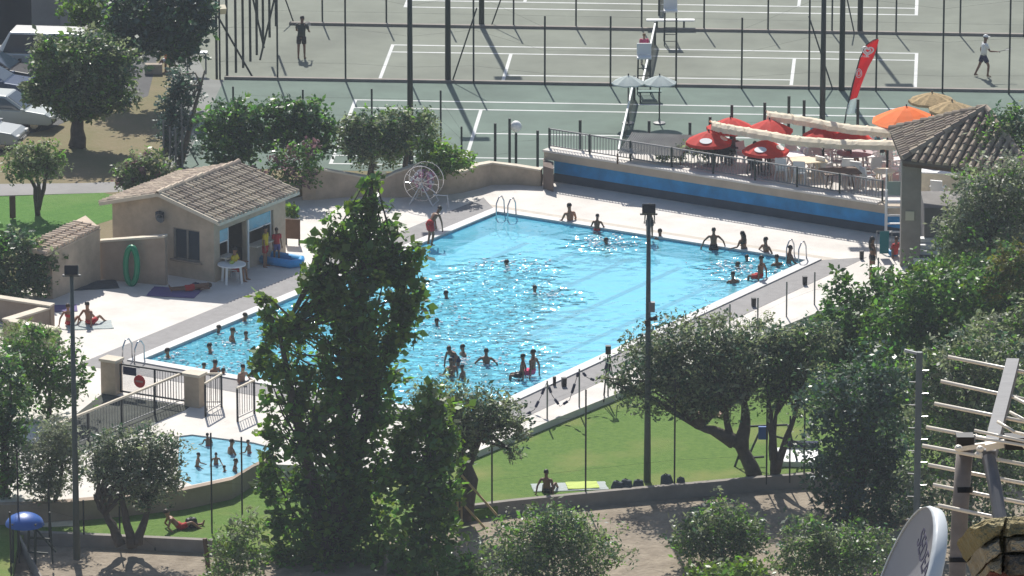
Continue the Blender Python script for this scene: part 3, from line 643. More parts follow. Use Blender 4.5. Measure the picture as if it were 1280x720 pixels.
def tree(name, label, cat, base, blobs, n, size, mats, trunks=(), tr=.18, bark='bark', z=0., depth=.9, group=None, weights=None, clump=.22, shell=.35, aspect=.55, basept=None, droop=0., limbs=True):
    """base: pixel of the foot; blobs: (px, py, half width px, half height px[, dy in m]); trunks: pixel polylines"""
    q = basept or P(base[0], base[1], z); s = ppm(q.y)
    if name in ('olive_tree', 'oleander', 'court_tree', 'gravel_shrub', 'shade_tree'): n = int(n*1.5); aspect *= 1.25
    t = thing(name, label, cat, q, 0, group)
    bl_ = []
    for b in blobs:
        dy = b[4] if len(b) > 4 else 0.
        c = PY(b[0], b[1], q.y+dy); bl_.append((c, b[2]/s, b[2]/s*depth, b[3]/s))
    leafmesh('crown', bl_, n, size, mats, t, clump, shell, weights, aspect, q, droop)
    if trunks is not None:
        tb = MB()
        if not trunks:
            c = sum((b[0] for b in bl_), Vector())/len(bl_); trunks_w = [[q, q+(c-q)*.5+Vector((.1, 0, 0)), c]]
        else: trunks_w = [[PY(a, b_, q.y+.12*math.sin(3*i+j)) for j, (a, b_) in enumerate(tk)] for i, tk in enumerate(trunks)]
        for tk in trunks_w:
            L_ = len(tk); fine = []
            for i in range(L_-1):
                for f in (0, .33, .66): fine.append(tk[i].lerp(tk[i+1], f)+Vector((random.uniform(-.04, .04), random.uniform(-.04, .04), 0)))
            fine.append(tk[-1]); m_ = len(fine)
            tb.tube(fine, [tr*(1.25-.95*i/(m_-1)) for i in range(m_)], 8)
            if limbs:
                for c, rx, ry, rz in bl_:
                    if limbs == 'thin':
                        st_ = min(tk, key=lambda w_: (w_-c).length+(50 if w_.z > c.z else 0)); tb.tube([st_, st_.lerp(c, .6)+Vector((0, 0, .2)), c+Vector((random.uniform(-.3, .3)*rx, 0, rz*.9))], [.045, .03, .012], 6)
                    elif (c-tk[-1]).length < 6:
                        mid = tk[-1].lerp(c, .5)+Vector((random.uniform(-.2, .2), random.uniform(-.2, .2), .1)); st_ = tk[-1].lerp(tk[-2], .3)
                        tb.tube([st_, mid, c+Vector((random.uniform(-.3, .3)*rx, 0, rz*.3))], [tr*.45, tr*.3, tr*.1], 6)
        tb.build('trunk', M[bark], t, world=True, smooth=True)
    return t
lf = LEAF
# the tall poplar in front
pbse = P(415, 738, -2.0)
pop = [(466, 222, 13, 20), (460, 250, 18, 24), (478, 262, 12, 14), (440, 285, 32, 24), (480, 290, 24, 22), (415, 305, 30, 24), (455, 318, 44, 26), (495, 318, 26, 16), (520, 312, 16, 6), (400, 345, 30, 26), (440, 350, 46, 26), (495, 345, 34, 26),
       (455, 385, 56, 28), (505, 385, 30, 22), (528, 375, 12, 12), (415, 385, 30, 26), (330, 388, 12, 24), (340, 415, 20, 24), (375, 410, 26, 26), (500, 420, 28, 22), (445, 425, 44, 30), (330, 450, 15, 34), (365, 455, 28, 30), (410, 455, 30, 32), (460, 465, 42, 32),
       (335, 500, 17, 36), (370, 500, 24, 32), (420, 505, 44, 36), (470, 510, 30, 34), (340, 550, 20, 38), (390, 550, 36, 36), (445, 555, 46, 38), (338, 605, 20, 34), (385, 605, 36, 36), (440, 610, 46, 38), (480, 600, 20, 40),
       (350, 655, 28, 34), (405, 655, 46, 36), (455, 660, 40, 36), (340, 705, 26, 34), (400, 705, 56, 34), (465, 705, 42, 34)]
tree('poplar_tree', 'tall leafy poplar towering in front of the pool', 'tree', None, pop, 20500, .25, [lf['poplar'], lf['laurel'], lf['bright']],
     [[(415, 738), (425, 600), (440, 450), (455, 330), (464, 235)], [(415, 720), (380, 560), (350, 420)], [(425, 640), (470, 480), (505, 360)]], .24, basept=pbse, depth=.85, weights=[.66, .22, .12], clump=.30, shell=.1, aspect=.7, limbs='thin')
tree('young_poplar', 'bright green young tree growing at the right foot of the poplar', 'tree', (530, 730), [(540, 505, 26, 26), (530, 545, 36, 34), (560, 560, 24, 34), (520, 600, 40, 38), (560, 620, 26, 34), (535, 660, 40, 36), (515, 700, 40, 30), (545, 590, 30, 34), (500, 560, 22, 40)], 6000, .24,
     [lf['poplar'], lf['bright'], lf['laurel']], [[(530, 730), (535, 620), (540, 510)]], .12, z=-1.0, weights=[.6, .2, .2], aspect=.7)
tree('olive_tree', 'spreading grey olive tree propped by timber right of the poplar', 'tree', (578, 652), [(585, 505, 46, 24), (540, 500, 34, 26), (625, 515, 34, 22), (645, 535, 22, 18), (600, 530, 45, 24), (560, 535, 40, 26), (570, 560, 26, 24), (640, 565, 14, 12)], 6500, .15,
     [lf['olive'], lf['dark']], [[(578, 652), (572, 610), (588, 572), (605, 535)], [(580, 640), (590, 600), (570, 545)]], .26, z=-.5, weights=[.65, .35], aspect=.35)
tree('olive_tree', 'large dark olive tree with leaning trunk on the lawn edge', 'tree', (944, 596), [(812, 440, 46, 30), (850, 425, 50, 34), (900, 425, 52, 32), (940, 440, 50, 36), (860, 465, 64, 36), (920, 475, 52, 38), (805, 470, 36, 30), (830, 495, 54, 22), (885, 495, 50, 26), (965, 425, 36, 26), (985, 450, 26, 30), (780, 480, 16, 20), (755, 475, 10, 10)], 13000, .16,
     [lf['olive'], lf['dark'], lf['oliveg']], [[(944, 596), (928, 562), (912, 545), (905, 500)], [(918, 552), (890, 538), (868, 533)], [(925, 560), (932, 525), (930, 490)]], .23, z=-.3, weights=[.48, .40, .12], aspect=.35)
tree('olive_tree', 'upright many stemmed olive beside the leaning olive trunk', 'tree', (968, 598), [(985, 440, 30, 30), (1010, 440, 30, 34), (975, 480, 30, 34), (1005, 485, 26, 34), (1025, 420, 22, 26)], 4200, .16, [lf['olive'], lf['dark'], lf['mid']],
     [[(968, 598), (966, 560), (972, 500)], [(970, 590), (985, 545), (998, 500)], [(968, 575), (964, 530), (960, 490)]], .14, z=-.3, weights=[.4, .4, .2], aspect=.35)
# right-hand mass
tree('laurel_hedge', 'dark laurel bush at the right corner of the pool lawn', 'bush', (1050, 478), [(1045, 355, 20, 20), (1048, 385, 26, 28), (1040, 420, 32, 36), (1065, 450, 36, 34), (1078, 365, 18, 18), (1080, 400, 28, 30), (1072, 430, 30, 34)], 5200, .2, [lf['laurel'], lf['mid']], None, z=-.3, weights=[.75, .25])
tree('laurel_hedge', 'leafy laurel bush in front of the standing woman', 'bush', (1108, 470), [(1105, 355, 22, 22), (1110, 390, 34, 34), (1100, 430, 36, 38), (1130, 365, 22, 22), (1135, 400, 30, 36)], 4600, .2, [lf['laurel'], lf['mid']], None, z=-.3, weights=[.6, .4])
tree('round_tree', 'mid green round tree below the concrete pillar', 'tree', (1185, 500), [(1160, 365, 50, 36), (1130, 400, 56, 38), (1180, 400, 60, 44), (1120, 440, 56, 40), (1215, 370, 40, 36), (1170, 440, 60, 40)], 10500, .2, [lf['mid'], lf['laurel'], lf['bright']], [], .2, z=-.3, weights=[.55, .38, .07])
tree('round_tree', 'dark green bushy tree at the right edge under the grey olive', 'tree', (1255, 480), [(1250, 350, 40, 40), (1265, 395, 40, 36), (1225, 400, 34, 34), (1290, 370, 30, 60)], 5200, .2, [lf['laurel'], lf['dark'], lf['mid']], [], .2, z=-.3, weights=[.5, .3, .2])
tree('yellow_shrub', 'yellow green shrub at the right edge of the greenery', 'shrub', (1268, 500), [(1266, 328, 22, 26), (1258, 348, 24, 16), (1290, 340, 20, 30), (1240, 365, 16, 12)], 2600, .18, [lf['yellow'], lf['mid']], None, z=-.2, weights=[.7, .3])
tree('olive_tree', 'pale grey olive tree covering the right end of the terrace', 'tree', (1235, 400), [(1225, 245, 40, 36), (1255, 230, 40, 44), (1200, 285, 36, 34), (1240, 290, 50, 44), (1265, 275, 34, 50), (1190, 315, 26, 24), (1225, 325, 40, 26), (1290, 260, 30, 70)], 8500, .17, [lf['oliveg'], lf['olive'], lf['mid']], [], .2, z=0, weights=[.55, .3, .15], aspect=.4)
tree('pine_tree', 'dark green tree rising in front of the bar roof', 'tree', (1275, 330), [(1235, 190, 36, 28), (1262, 165, 34, 34), (1280, 200, 40, 50), (1225, 215, 28, 24), (1285, 145, 20, 30), (1255, 215, 40, 30), (1250, 158, 20, 24), (1222, 195, 16, 16)], 6000, .17, [lf['dark'], lf['mid'], lf['olive']], [], .2, z=0, weights=[.5, .3, .2])
tree('cypress_tree', 'broad dark conifer at the end of the gravel yard', 'tree', (1060, 650), [(1040, 500, 40, 40), (1075, 490, 44, 46), (1050, 550, 50, 50), (1100, 530, 40, 56), (1080, 590, 56, 50), (1035, 600, 30, 44), (1115, 580, 36, 50), (1110, 470, 34, 40), (1125, 630, 36, 40), (1075, 630, 50, 28)], 15000, .17, [lf['dark'], lf['laurel'], lf['bluish']], [], .25, z=-.6, weights=[.55, .2, .25])
tree('oleander', 'pale green oleander bushes behind the roof antenna', 'bush', (1205, 700), [(1160, 470, 34, 34), (1195, 455, 46, 40), (1240, 445, 50, 36), (1170, 520, 44, 44), (1215, 510, 50, 50), (1260, 490, 40, 56), (1185, 580, 50, 50), (1240, 570, 50, 50), (1150, 620, 30, 40), (1280, 560, 40, 80), (1220, 640, 60, 50)], 12500, .17, [lf['olive'], lf['mid'], lf['dark'], lf['oliveg']], [], .2, z=-.9, weights=[.36, .22, .28, .14], aspect=.4)
# gravel yard shrubs
for lab, base, bl_, n in (('largest dark green shrub in the gravel yard, right of the poplar', (690, 742), [(650, 680, 50, 34), (700, 668, 52, 32), (740, 690, 44, 34), (640, 710, 50, 30), (700, 705, 70, 36), (690, 650, 40, 16)], 8000),
                  ('round green shrub on gravel below the leaning olive', (900, 708), [(900, 650, 36, 26), (870, 670, 32, 28), (930, 668, 34, 28), (900, 685, 50, 26)], 5200),
                  ('green shrub between the round shrub and the satellite dish', (1045, 735), [(1010, 668, 36, 24), (1050, 680, 40, 28), (1090, 685, 36, 28), (1000, 700, 40, 28), (1060, 710, 64, 24)], 6000)):
    tree('gravel_shrub', lab, 'shrub', base, bl_, n, .15, [lf['mid'], lf['olive'], lf['dark']], [], .06, z=-.62, group='shrubs of the gravel yard', weights=[.42, .33, .25], aspect=.35)
tree('lime_shrub', 'bright yellow green shrub at the bottom edge below the round shrub', 'shrub', (915, 748), [(895, 718, 36, 12), (935, 712, 30, 14), (915, 728, 56, 16)], 1900, .18, [lf['bright'], lf['mid']], None, z=-.62, weights=[.75, .25])
tree('low_shrub', 'low leafy shrub at the bottom edge right of the poplar foot', 'shrub', (570, 740), [(560, 708, 34, 18), (590, 716, 24, 14)], 1200, .18, [lf['mid'], lf['bright']], None, z=-.62, weights=[.6, .4])
tree('low_shrub', 'grey green shrub at the bottom left of the poplar', 'shrub', (290, 740), [(290, 680, 24, 32), (280, 710, 30, 28), (310, 660, 18, 24), (310, 705, 26, 30)], 3000, .16, [lf['olive'], lf['mid'], lf['bright']], None, z=-.95, weights=[.5, .35, .15], aspect=.4)
# left edge
tree('cypress_tree', 'dark green cypress at the left edge of the lower lawn', 'tree', (2, 640), [(12, 478, 26, 30), (15, 520, 28, 36), (5, 560, 36, 40), (10, 600, 24, 30), (-20, 520, 36, 80)], 6000, .17, [lf['laurel'], lf['dark'], lf['mid']], [], .2, z=-.6, weights=[.45, .35, .2])
tree('round_shrub', 'green shrubs beside the left floodlight mast by the deck', 'shrub', (62, 522), [(30, 440, 36, 24), (70, 455, 34, 28), (60, 490, 44, 26), (20, 475, 40, 36), (95, 475, 16, 26), (45, 415, 20, 10)], 6200, .17, [lf['mid'], lf['olive'], lf['laurel']], [], .08, z=0, weights=[.45, .25, .3])
tree('palm_shrub', 'feathery low plant behind the wall at the left edge', 'shrub', (30, 455), [(25, 415, 28, 12), (55, 420, 22, 10), (0, 420, 30, 16)], 1300, .22, [lf['olive'], lf['bright']], None, z=0, weights=[.7, .3], aspect=.2)
tree('olive_tree', 'pale olive tree left of the floodlight mast on the lower lawn', 'tree', (64, 650), [(70, 545, 30, 26), (50, 575, 32, 30), (85, 575, 26, 28), (60, 605, 30, 20)], 4600, .14, [lf['oliveg'], lf['olive']], [[(62, 655), (60, 620), (66, 580)], [(64, 650), (72, 615), (80, 585)]], .09, z=-.6, weights=[.6, .4], aspect=.35)
tree('olive_tree', 'forked olive tree standing alone on the lower lawn', 'tree', (162, 682), [(140, 560, 30, 24), (180, 555, 34, 24), (210, 570, 26, 26), (160, 590, 46, 30), (200, 600, 32, 26), (125, 585, 24, 24), (178, 620, 22, 16)], 7600, .14, [lf['olive'], lf['oliveg'], lf['dark']],
     [[(150, 682), (141, 655), (126, 635), (118, 618)], [(165, 684), (155, 640), (152, 610)], [(172, 680), (180, 650), (190, 625)], [(150, 680), (136, 650), (128, 640)]], .15, z=-.6, weights=[.4, .35, .25], aspect=.35)
tree('oleander', 'dark oleander hedge against the garden wall at left', 'bush', (30, 372), [(20, 310, 34, 20), (50, 330, 24, 22), (10, 345, 40, 26), (48, 355, 20, 16), (-20, 320, 30, 40)], 4600, .17, [lf['laurel'], lf['olive'], lf['dark']], None, z=0, weights=[.4, .3, .3])
# behind the house and car park
tree('olive_tree', 'small olive tree with forked stems on the bright lawn', 'tree', (47, 269), [(30, 195, 24, 16), (58, 190, 20, 14), (45, 210, 34, 14), (20, 215, 14, 12), (70, 205, 14, 12)], 2400, .15, [lf['olive'], lf['mid']], [[(47, 269), (44, 235), (33, 212), (26, 205)], [(48, 262), (48, 230), (45, 205)], [(49, 258), (56, 225), (63, 205)]], .09, z=GZ, aspect=.4, weights=[.6, .4])
tree('shade_tree', 'big dense tree beside the parked silver car', 'tree', (97, 184), [(70, 75, 34, 28), (110, 65, 40, 26), (145, 80, 28, 28), (60, 105, 26, 26), (95, 105, 44, 34), (135, 108, 32, 24), (90, 130, 30, 22), (45, 118, 20, 18), (152, 125, 20, 16), (115, 138, 26, 14), (60, 60, 20, 12)], 9500, .2, [lf['olive'], lf['mid'], lf['dark']], [[(97, 184), (97, 150), (96, 120)]], .30, z=GZ, weights=[.42, .3, .28], aspect=.45)
tree('shade_tree', 'dark spreading tree behind the dense car park tree', 'tree', (148, 130), [(170, 20, 40, 30), (210, 10, 44, 36), (240, 30, 26, 34), (195, 45, 44, 26), (150, 50, 30, 26), (225, 60, 24, 20), (255, 5, 20, 24)], 7600, .22, [lf['dark'], lf['bluish'], lf['laurel']], [[(148, 131), (149, 105), (160, 60)]], .25, z=GZ, weights=[.5, .3, .2])
tree('round_tree', 'light green leafy tree at the top edge by the grey building', 'tree', (110, 75), [(95, 10, 22, 20), (120, 20, 26, 22), (95, 38, 20, 16), (140, 5, 24, 20), (115, 0, 30, 20)], 3600, .2, [lf['mid'], lf['bright']], [], .15, z=GZ, weights=[.6, .4])
tree('cypress_tree', 'narrow bluish conifer at the corner of the tennis fence', 'tree', (218, 208), [(222, 100, 14, 24), (215, 130, 22, 26), (232, 150, 22, 26), (210, 165, 18, 26), (238, 115, 14, 24), (225, 185, 22, 18)], 3800, .16, [lf['bluish'], lf['dark']], [[(205, 200), (212, 150), (225, 90)], [(226, 206), (240, 150), (256, 88)]], .12, 'barkp', z=GZ, weights=[.6, .4], shell=.3)
tree('oleander', 'loose flowering oleander above the pool house ridge', 'bush', (182, 240), [(160, 215, 18, 14), (185, 205, 20, 16), (205, 218, 18, 14), (172, 228, 24, 10)], 2000, .15, [lf['olive'], lf['pinkish'], lf['mid']], None, z=GZ, weights=[.5, .15, .35])
tree('laurel_tree', 'dark round laurel behind the pool house ridge', 'tree', (290, 228), [(275, 150, 28, 22), (305, 140, 26, 20), (285, 175, 40, 26), (320, 165, 26, 22), (300, 195, 36, 20)], 5400, .2, [lf['laurel'], lf['mid'], lf['dark']], [], .12, z=GZ, weights=[.5, .2, .3])
tree('laurel_tree', 'dark round laurel left of the grey green court trees', 'tree', (385, 222), [(360, 138, 26, 18), (390, 150, 28, 20), (365, 165, 34, 22), (405, 170, 20, 22), (340, 155, 20, 22)], 4600, .2, [lf['laurel'], lf['mid'], lf['dark']], [], .12, z=GZ, weights=[.5, .25, .25])
tree('flowering_shrub', 'pink tinged shrub in front of the round laurels', 'shrub', (365, 244), [(355, 198, 20, 18), (385, 190, 20, 14), (370, 215, 34, 18)], 2200, .16, [lf['mid'], lf['pinkish'], lf['laurel']], None, z=GZ, weights=[.4, .3, .3])
for lab, base, bl_ in (('grey green tree by the court, just right of the round laurels', (462, 228), [(450, 155, 22, 18), (475, 165, 24, 22), (455, 185, 30, 22), (435, 175, 14, 20)]),
                       ('grey green tree by the court with the mast rising behind', (505, 226), [(500, 150, 24, 16), (530, 150, 22, 16), (515, 172, 36, 22), (490, 185, 24, 20)])):
    tree('court_tree', lab, 'tree', base, bl_, 3400, .16, [lf['olive'], lf['mid'], lf['dark']], [[base, (base[0]+3, 195), (base[0], 165)]], .12, z=GZ, group='grey green trees by the court', weights=[.5, .2, .3], aspect=.4)
tree('round_shrub', 'light green shrub over the wavy boundary wall', 'shrub', (555, 236), [(540, 188, 20, 14), (570, 198, 24, 14), (550, 205, 36, 12)], 2400, .17, [lf['mid'], lf['bright']], None, z=GZ, weights=[.6, .4])
tree('potted_plant', 'small leafy plant at the far corner of the pool house', 'plant', HP(.7, 5.5, 0) and (366, 272), [(362, 262, 7, 9), (370, 264, 6, 8)], 300, .16, [lf['mid'], lf['bright']], None, z=0)
tree('terrace_hedge', 'clipped green hedge behind the left part of the terrace railing', 'hedge', (860, 203), [(845, 190, 14, 8), (865, 186, 18, 9), (885, 186, 16, 9), (830, 194, 10, 6)], 1700, .14, [lf['mid'], lf['dark'], lf['olive']], None, z=TZ, weights=[.4, .3, .3])
tree('small_bush', 'tiny bush at the edge of the pool deck beside the olive crown', 'bush', (958, 415), [(958, 398, 7, 9), (948, 405, 8, 7)], 300, .12, [lf['olive']], None, z=-.2)

tree('laurel_hedge', 'mid green bush low between the dark conifer and the round tree', 'bush', (1140, 520), [(1150, 455, 40, 30), (1120, 470, 34, 30), (1180, 470, 36, 30)], 3600, .19, [lf['mid'], lf['laurel'], lf['bright']], None, z=-.3, weights=[.5, .35, .15])
tree('oleander', 'pale grey green bush at the right edge under the yellow shrub', 'bush', (1255, 560), [(1240, 420, 36, 26), (1270, 425, 34, 34), (1290, 400, 24, 40)], 3200, .17, [lf['olive'], lf['oliveg'], lf['mid']], None, z=-.3, weights=[.45, .3, .25], aspect=.4)
tree('laurel_hedge', 'leafy green bush at the foot of the pale olive by the stairs', 'bush', (1190, 430), [(1180, 340, 34, 22), (1150, 345, 24, 18), (1215, 345, 30, 22)], 2600, .18, [lf['mid'], lf['bright'], lf['laurel']], None, z=-.2, weights=[.5, .2, .3])
# ================================================================== FENCES, MASTS, COURT FURNITURE
def fence(name, label, posts, z, r=.04, m='darkg', wires=3, braces=(), cat='fence'):
    """posts: (px, py foot, py top)"""
    b0 = P(posts[0][0], posts[0][1], z); t = thing(name, label, cat, b0); pts = []
    for px, pb, pt in posts:
        q = P(px, pb, z); zt = zat(q.y, pt); pts.append((q, zt))
        mb = MB(); mb.tube([(q.x, q.y, z-.1), (q.x, q.y, zt)], r, 8); mb.build('post', M[m], t, world=True)
    if wires:
        w = MB()
        for (a, za), (b, zb) in zip(pts, pts[1:]):
            for k in range(wires):
                f = (k+.5)/wires; w.tube([(a.x, a.y, z+(za-z)*f), (b.x, b.y, z+(zb-z)*f)], .003, 4, False)
        w.build('wire', M[m], t, world=True)
    for (x0, y0), (x1, y1), dy in braces:
        q = P(x0, y0, z); mb = MB(); mb.tube([q, PY(x1, y1, q.y+dy)], r*.8, 6); mb.build('brace', M[m], t, world=True)
    return t
ky = lambda x: 97+(x-265)*.0199
fence('court_fence', 'tall dark post fence on the kerb between near and middle court', [(x, ky(x)+1, y) for x, y in
      ((275, -30), (347, -30), (432, -32), (513, -12), (592, -30), (681, 20), (763, 20), (845, 22), (927, 22), (1011, -20), (1095, -22), (1178, -10), (1261, -22), (1345, -22))], GZ, .04,
      braces=(((565, 103), (596, 10), 0), ((1041, 112), (1011, 20), 0)))
k2 = lambda x: 33+(x-640)*.0195
fence('court_fence', 'far post fence on the kerb between middle and far court', [(x, k2(x)+.5, k2(x)-88) for x in (322, 403, 483, 560, 642, 720, 802, 880, 960, 1040, 1120, 1200, 1280)], CZ, .04,
      braces=(((614, 33), (640, -40), 0), ((367, 28), (350, -20), 0), ((1068, 42), (1055, -20), 0)))
fence('court_fence', 'side fence of many posts at the left end of the courts', [(271, 98, -5), (284, 92, -20), (295, 88, -24), (304, 82, -30), (313, 74, -36), (321, 66, -44), (329, 56, -50), (337, 44, -60), (345, 30, -70)], GZ-.6, .055,
      braces=(((316, 97), (272, 20), 0), ((330, 60), (312, -20), 0), ((325, 75), (345, -10), 0)))
fence('court_fence', 'short post fence before the near court behind the green trees', [(292, 170, 108), (379, 172, 112), (465, 180, 111), (551, 186, 113), (577, 190, 158)], GZ, .04)
fence('court_fence', 'bare post fence behind the wavy boundary wall by the globe lamp', [(619, 206, 154), (637, 206, 148), (645, 206, 167), (672, 211, 163)], GZ, .055, wires=2)
fence('court_fence', 'dark post fence behind the red parasols of the terrace', [(725, 214, 150), (811, 220, 151), (862, 216, 153), (887, 222, 146), (914, 224, 131), (955, 225, 128), (985, 226, 120), (1004, 226, 125), (1071, 228, 124)], GZ+.02, .06, wires=2)
fence('corner_fence', 'pale crooked posts at the left corner of the tennis fence', [(205, 212, 150), (213, 213, 158), (220, 214, 160), (228, 213, 130)], GZ, .04, 'grey', wires=1, braces=(((248, 206), (226, 168), 0), ((208, 212), (236, 150), 0)))
# light masts of the courts
def mast(label, px, pb, z, h, r=.13, m='darkg'):
    q = P(px, pb, z); t = thing('light_mast', label, 'light mast', q, 0, 'light masts of the tennis courts')
    MB().tube([(0, 0, -.1), (0, 0, h)], [r, r*.7], 10).build('pole', M[m], t, smooth=True)
    MB().box((0, -.1, h+.1), (1.2, .3, .4)).build('lamp_head', M['dark'], t)
for lab, px, pb, z, h in (('green light mast rising out of the grey green court trees', 513, 205, GZ, 9.5), ('thick light mast on the near kerb, left of the crossing brace', 560, 102.5, GZ, 9.8), ('light mast on the far kerb left of the umpire chairs', 602, 33, CZ, 9.8),
                          ('slim green light mast just left of the red banner', 1027, 222, GZ, 9.5), ('light mast on the near kerb behind the red banner', 1052, 113, GZ, 9.8), ('light mast on the far kerb at the upper right', 1075, 41.5, CZ, 9.8)):
    mast(lab, px, pb, z, h)
gl = thing('globe_lamp', 'white globe lamp on a short post behind the boundary wall', 'lamp', P(645, 208, GZ)+Vector((0, .3, 0))); hz = zat(P(645, 208, GZ).y+.3, 158)-GZ
MB().tube([(0, 0, 0), (0, 0, hz-.2)], .03, 6).build('pole', M['grey'], gl); MB().ell((0, 0, hz), (.24, .24, .24), 12, 8).build('globe', M['white'], gl, smooth=True)
# nets
def net(label, c):
    t = thing('tennis_net', label, 'net', CP(c, 0, 0), CR)
    n = MB(); n.beam((0, -6.4, .46), (0, 6.4, .46), .02, .86); n.build('mesh', mat('net_mesh', (.02,.03,.025), .9, alpha=.55), t)
    n = MB(); n.beam((0, -6.4, .95), (0, 6.4, .95), .07, .13); n.build('band', M['white'], t)
    for s in (-1, 1): MB().tube([(0, s*6.4, 0), (0, s*6.4, 1.05)], .05, 8).build('post', M['darkg'], t)
net('tennis net of the green near court with pale top band', c1); net('tennis net of the grey middle court running towards the bench', c2); net('tennis net of the farthest court at the top edge', c3)
# umpire chairs, parasol, bench
def umpire(label, q, m='white'):
    t = thing('umpire_chair', label, 'umpire chair', q); f = MB()
    for x in (-.28, .28): f.tube([(x, -.35, 0), (x*.9, -.05, 1.5)], .03, 6); f.tube([(x, .6, 0), (x*.9, .3, 1.5)], .03, 6)
    for k in range(4): f.tube([(-.27, -.30+.07*k, .3*k+.2), (.27, -.30+.07*k, .3*k+.2)], .02, 6)
    f.build('frame', M['darkg'], t); MB().box((0, .1, 1.55), (.62, .55, .07)).build('seat', M[m], t); MB().box((0, .36, 1.85), (.62, .06, .5)).build('backrest', M[m], t)
umpire('white topped umpire chair below the child in pink', P(805, 116, GZ)+Vector((0, .0, 0))); umpire('white topped umpire chair in the middle of the long bench', P(838, 55, CZ))
bn = thing('bench', 'long white bench on the far kerb beside the umpire chair', 'bench', P(838, 37, CZ)); MB().box((0, 0, .45), (2.2, .34, .06)).build('seat', M['white'], bn)
MB().box((-.1, .03, .48+.1), (.01, .01, .01)) 
for s in (-.62, .62): MB().box((s, 0, .21), (.08, .3, .42)).build('leg', M['darkg'], bn)
def parasol(name, label, q, cz, rad, m, drop=.45, n=8, hgt=None, group=None, logos=0, tilt=0., valance=.12, lobes=None):
    t = thing(name, label, 'parasol', q, random.random(), group); h = cz-q.z
    MB().tube([(0, 0, 0), (0, 0, h+.08)], .03, 8).build('pole', M['dark'] if m != 'straw' else M['brownwood'], t)
    c = MB(); vs = [(0, 0, h)]; fs = []
    rings = 4
    for j in range(1, rings+1):
        for k in range(n*2):
            a = math.pi*k/n; sc = 1 if k % 2 == 0 else .945
            rr = rad*j/rings*sc; vs.append((math.cos(a)*rr, math.sin(a)*rr, h-drop*(j/rings)**1.25+(0 if k % 2 == 0 else -.03*j/rings)))
    nn = n*2
    for k in range(nn): fs.append((0, 1+k, 1+(k+1) % nn))
    for j in range(rings-1):
        for k in range(nn): a = 1+j*nn; fs.append((a+k, a+nn+k, a+nn+(k+1) % nn, a+(k+1) % nn))
    if valance:
        b = len(vs)
        for k in range(nn): v = vs[1+(rings-1)*nn+k]; vs.append((v[0]*1.005, v[1]*1.005, v[2]-valance))
        for k in range(nn): a = 1+(rings-1)*nn; fs.append((a+k, b+k, b+(k+1) % nn, a+(k+1) % nn))
    c.add(vs, fs); co_ = c.build('canopy', M[m], t); md = co_.modifiers.new('thickness', 'SOLIDIFY'); md.thickness = .012
    if logos:
        for i in range(logos):
            a = -math.pi/2-t.rotation_euler.z+(-1.0, 1.0, 0, 2.2)[i]; a = round(a/(2*math.pi/n))*(2*math.pi/n)+math.pi/n
            rr = rad*.70*.945; zz = h-drop*(.74)**1.25-.02
            sl2 = math.atan2(drop*1.2, rad); e = MB(); rot = Matrix.Rotation(a, 3, 'Z') @ Matrix.Rotation(sl2, 3, 'Y')
            vs = [Vector((math.cos(a)*rr, math.sin(a)*rr, zz+.045))+rot @ Vector((math.cos(b)*.17, math.sin(b)*.26, 0)) for b in [2*math.pi*k/14 for k in range(14)]]
            e.add([v+rot @ Vector((0, 0, -.01)) for v in vs]+vs, [tuple(range(13, -1, -1)), tuple(range(14, 28))]+[(k, (k+1) % 14, 14+(k+1) % 14, 14+k) for k in range(14)]); e.build('emblem', M['whitem'], co_)
    MB().lathe((0, 0, 0), [(.26, 0), (.26, .06), (.05, .10), (.05, .2)], 12).build('base', M['grey'], t)
    return t
ground_of = lambda px, py, z, zg: Vector((P(px, py, z).x, P(px, py, z).y, zg))
for s, lab in ((-1, 'left one of two white domed parasols by the court net'), (1, 'right one of two white domed parasols by the court net')):
    parasol('court_parasol', lab, ground_of(805+s*19.5, 97, GZ+2.0, GZ), GZ+2.1, .72, 'whitef', .3, 8, None, 'white parasols by the near net', 0, 0, .05)
cb = thing('court_bench', 'small green bench under the white court parasols', 'bench', P(812, 127, GZ)); MB().box((0, 0, .45), (1.0, .34, .05)).build('seat', mat('bench_green', (.02,.10,.08), .6), cb)
for s in (-.4, .4): MB().box((s, 0, .21), (.06, .3, .42)).build('leg', M['darkg'], cb)
# ------------------------------------------------------------------ terrace furniture
REDS = [((886, 166, TZ+1.38), 'red parasol with white emblem nearest the terrace railing at left', .95, 2), ((913, 149, TZ+1.72), 'red parasol partly behind the cream awning, farthest left', .98, 1), ((957, 177, TZ+1.38), 'red parasol with two white emblems below the cream awning', .95, 2),
        ((962, 151.5, TZ+1.72), 'red parasol showing above the front cream awning', .95, 0), ((1030, 158, TZ+1.72), 'orange red parasol between the two cream awnings', .85, 0), ((1064, 163, TZ+1.72), 'pinkish red parasol low between the two cream awnings', .9, 0)]
for (x, y, z), lab, r_, lg in REDS: parasol('red_parasol', lab, ground_of(x, y, z, TZ), z+.08, r_, 'red', .42, 8, None, 'red parasols on the bar terrace', lg)
parasol('orange_parasol', 'large orange parasol above the bar terrace beside the tile roof', ground_of(1133, 137, TZ+2.5, TZ), TZ+2.65, 1.45, 'orange', .62, 8, valance=0)
for x, y, r_, lab in ((1165, 120, .95, 'straw parasol behind the orange parasol, upper left one'), (1190, 131, .95, 'straw parasol just above the tile roof, lower right one')):
    parasol('straw_parasol', lab, ground_of(x, y, 4.6, TZ), 4.75, r_, 'straw', .32, 10, None, 'straw parasols by the bar roof', valance=.1)
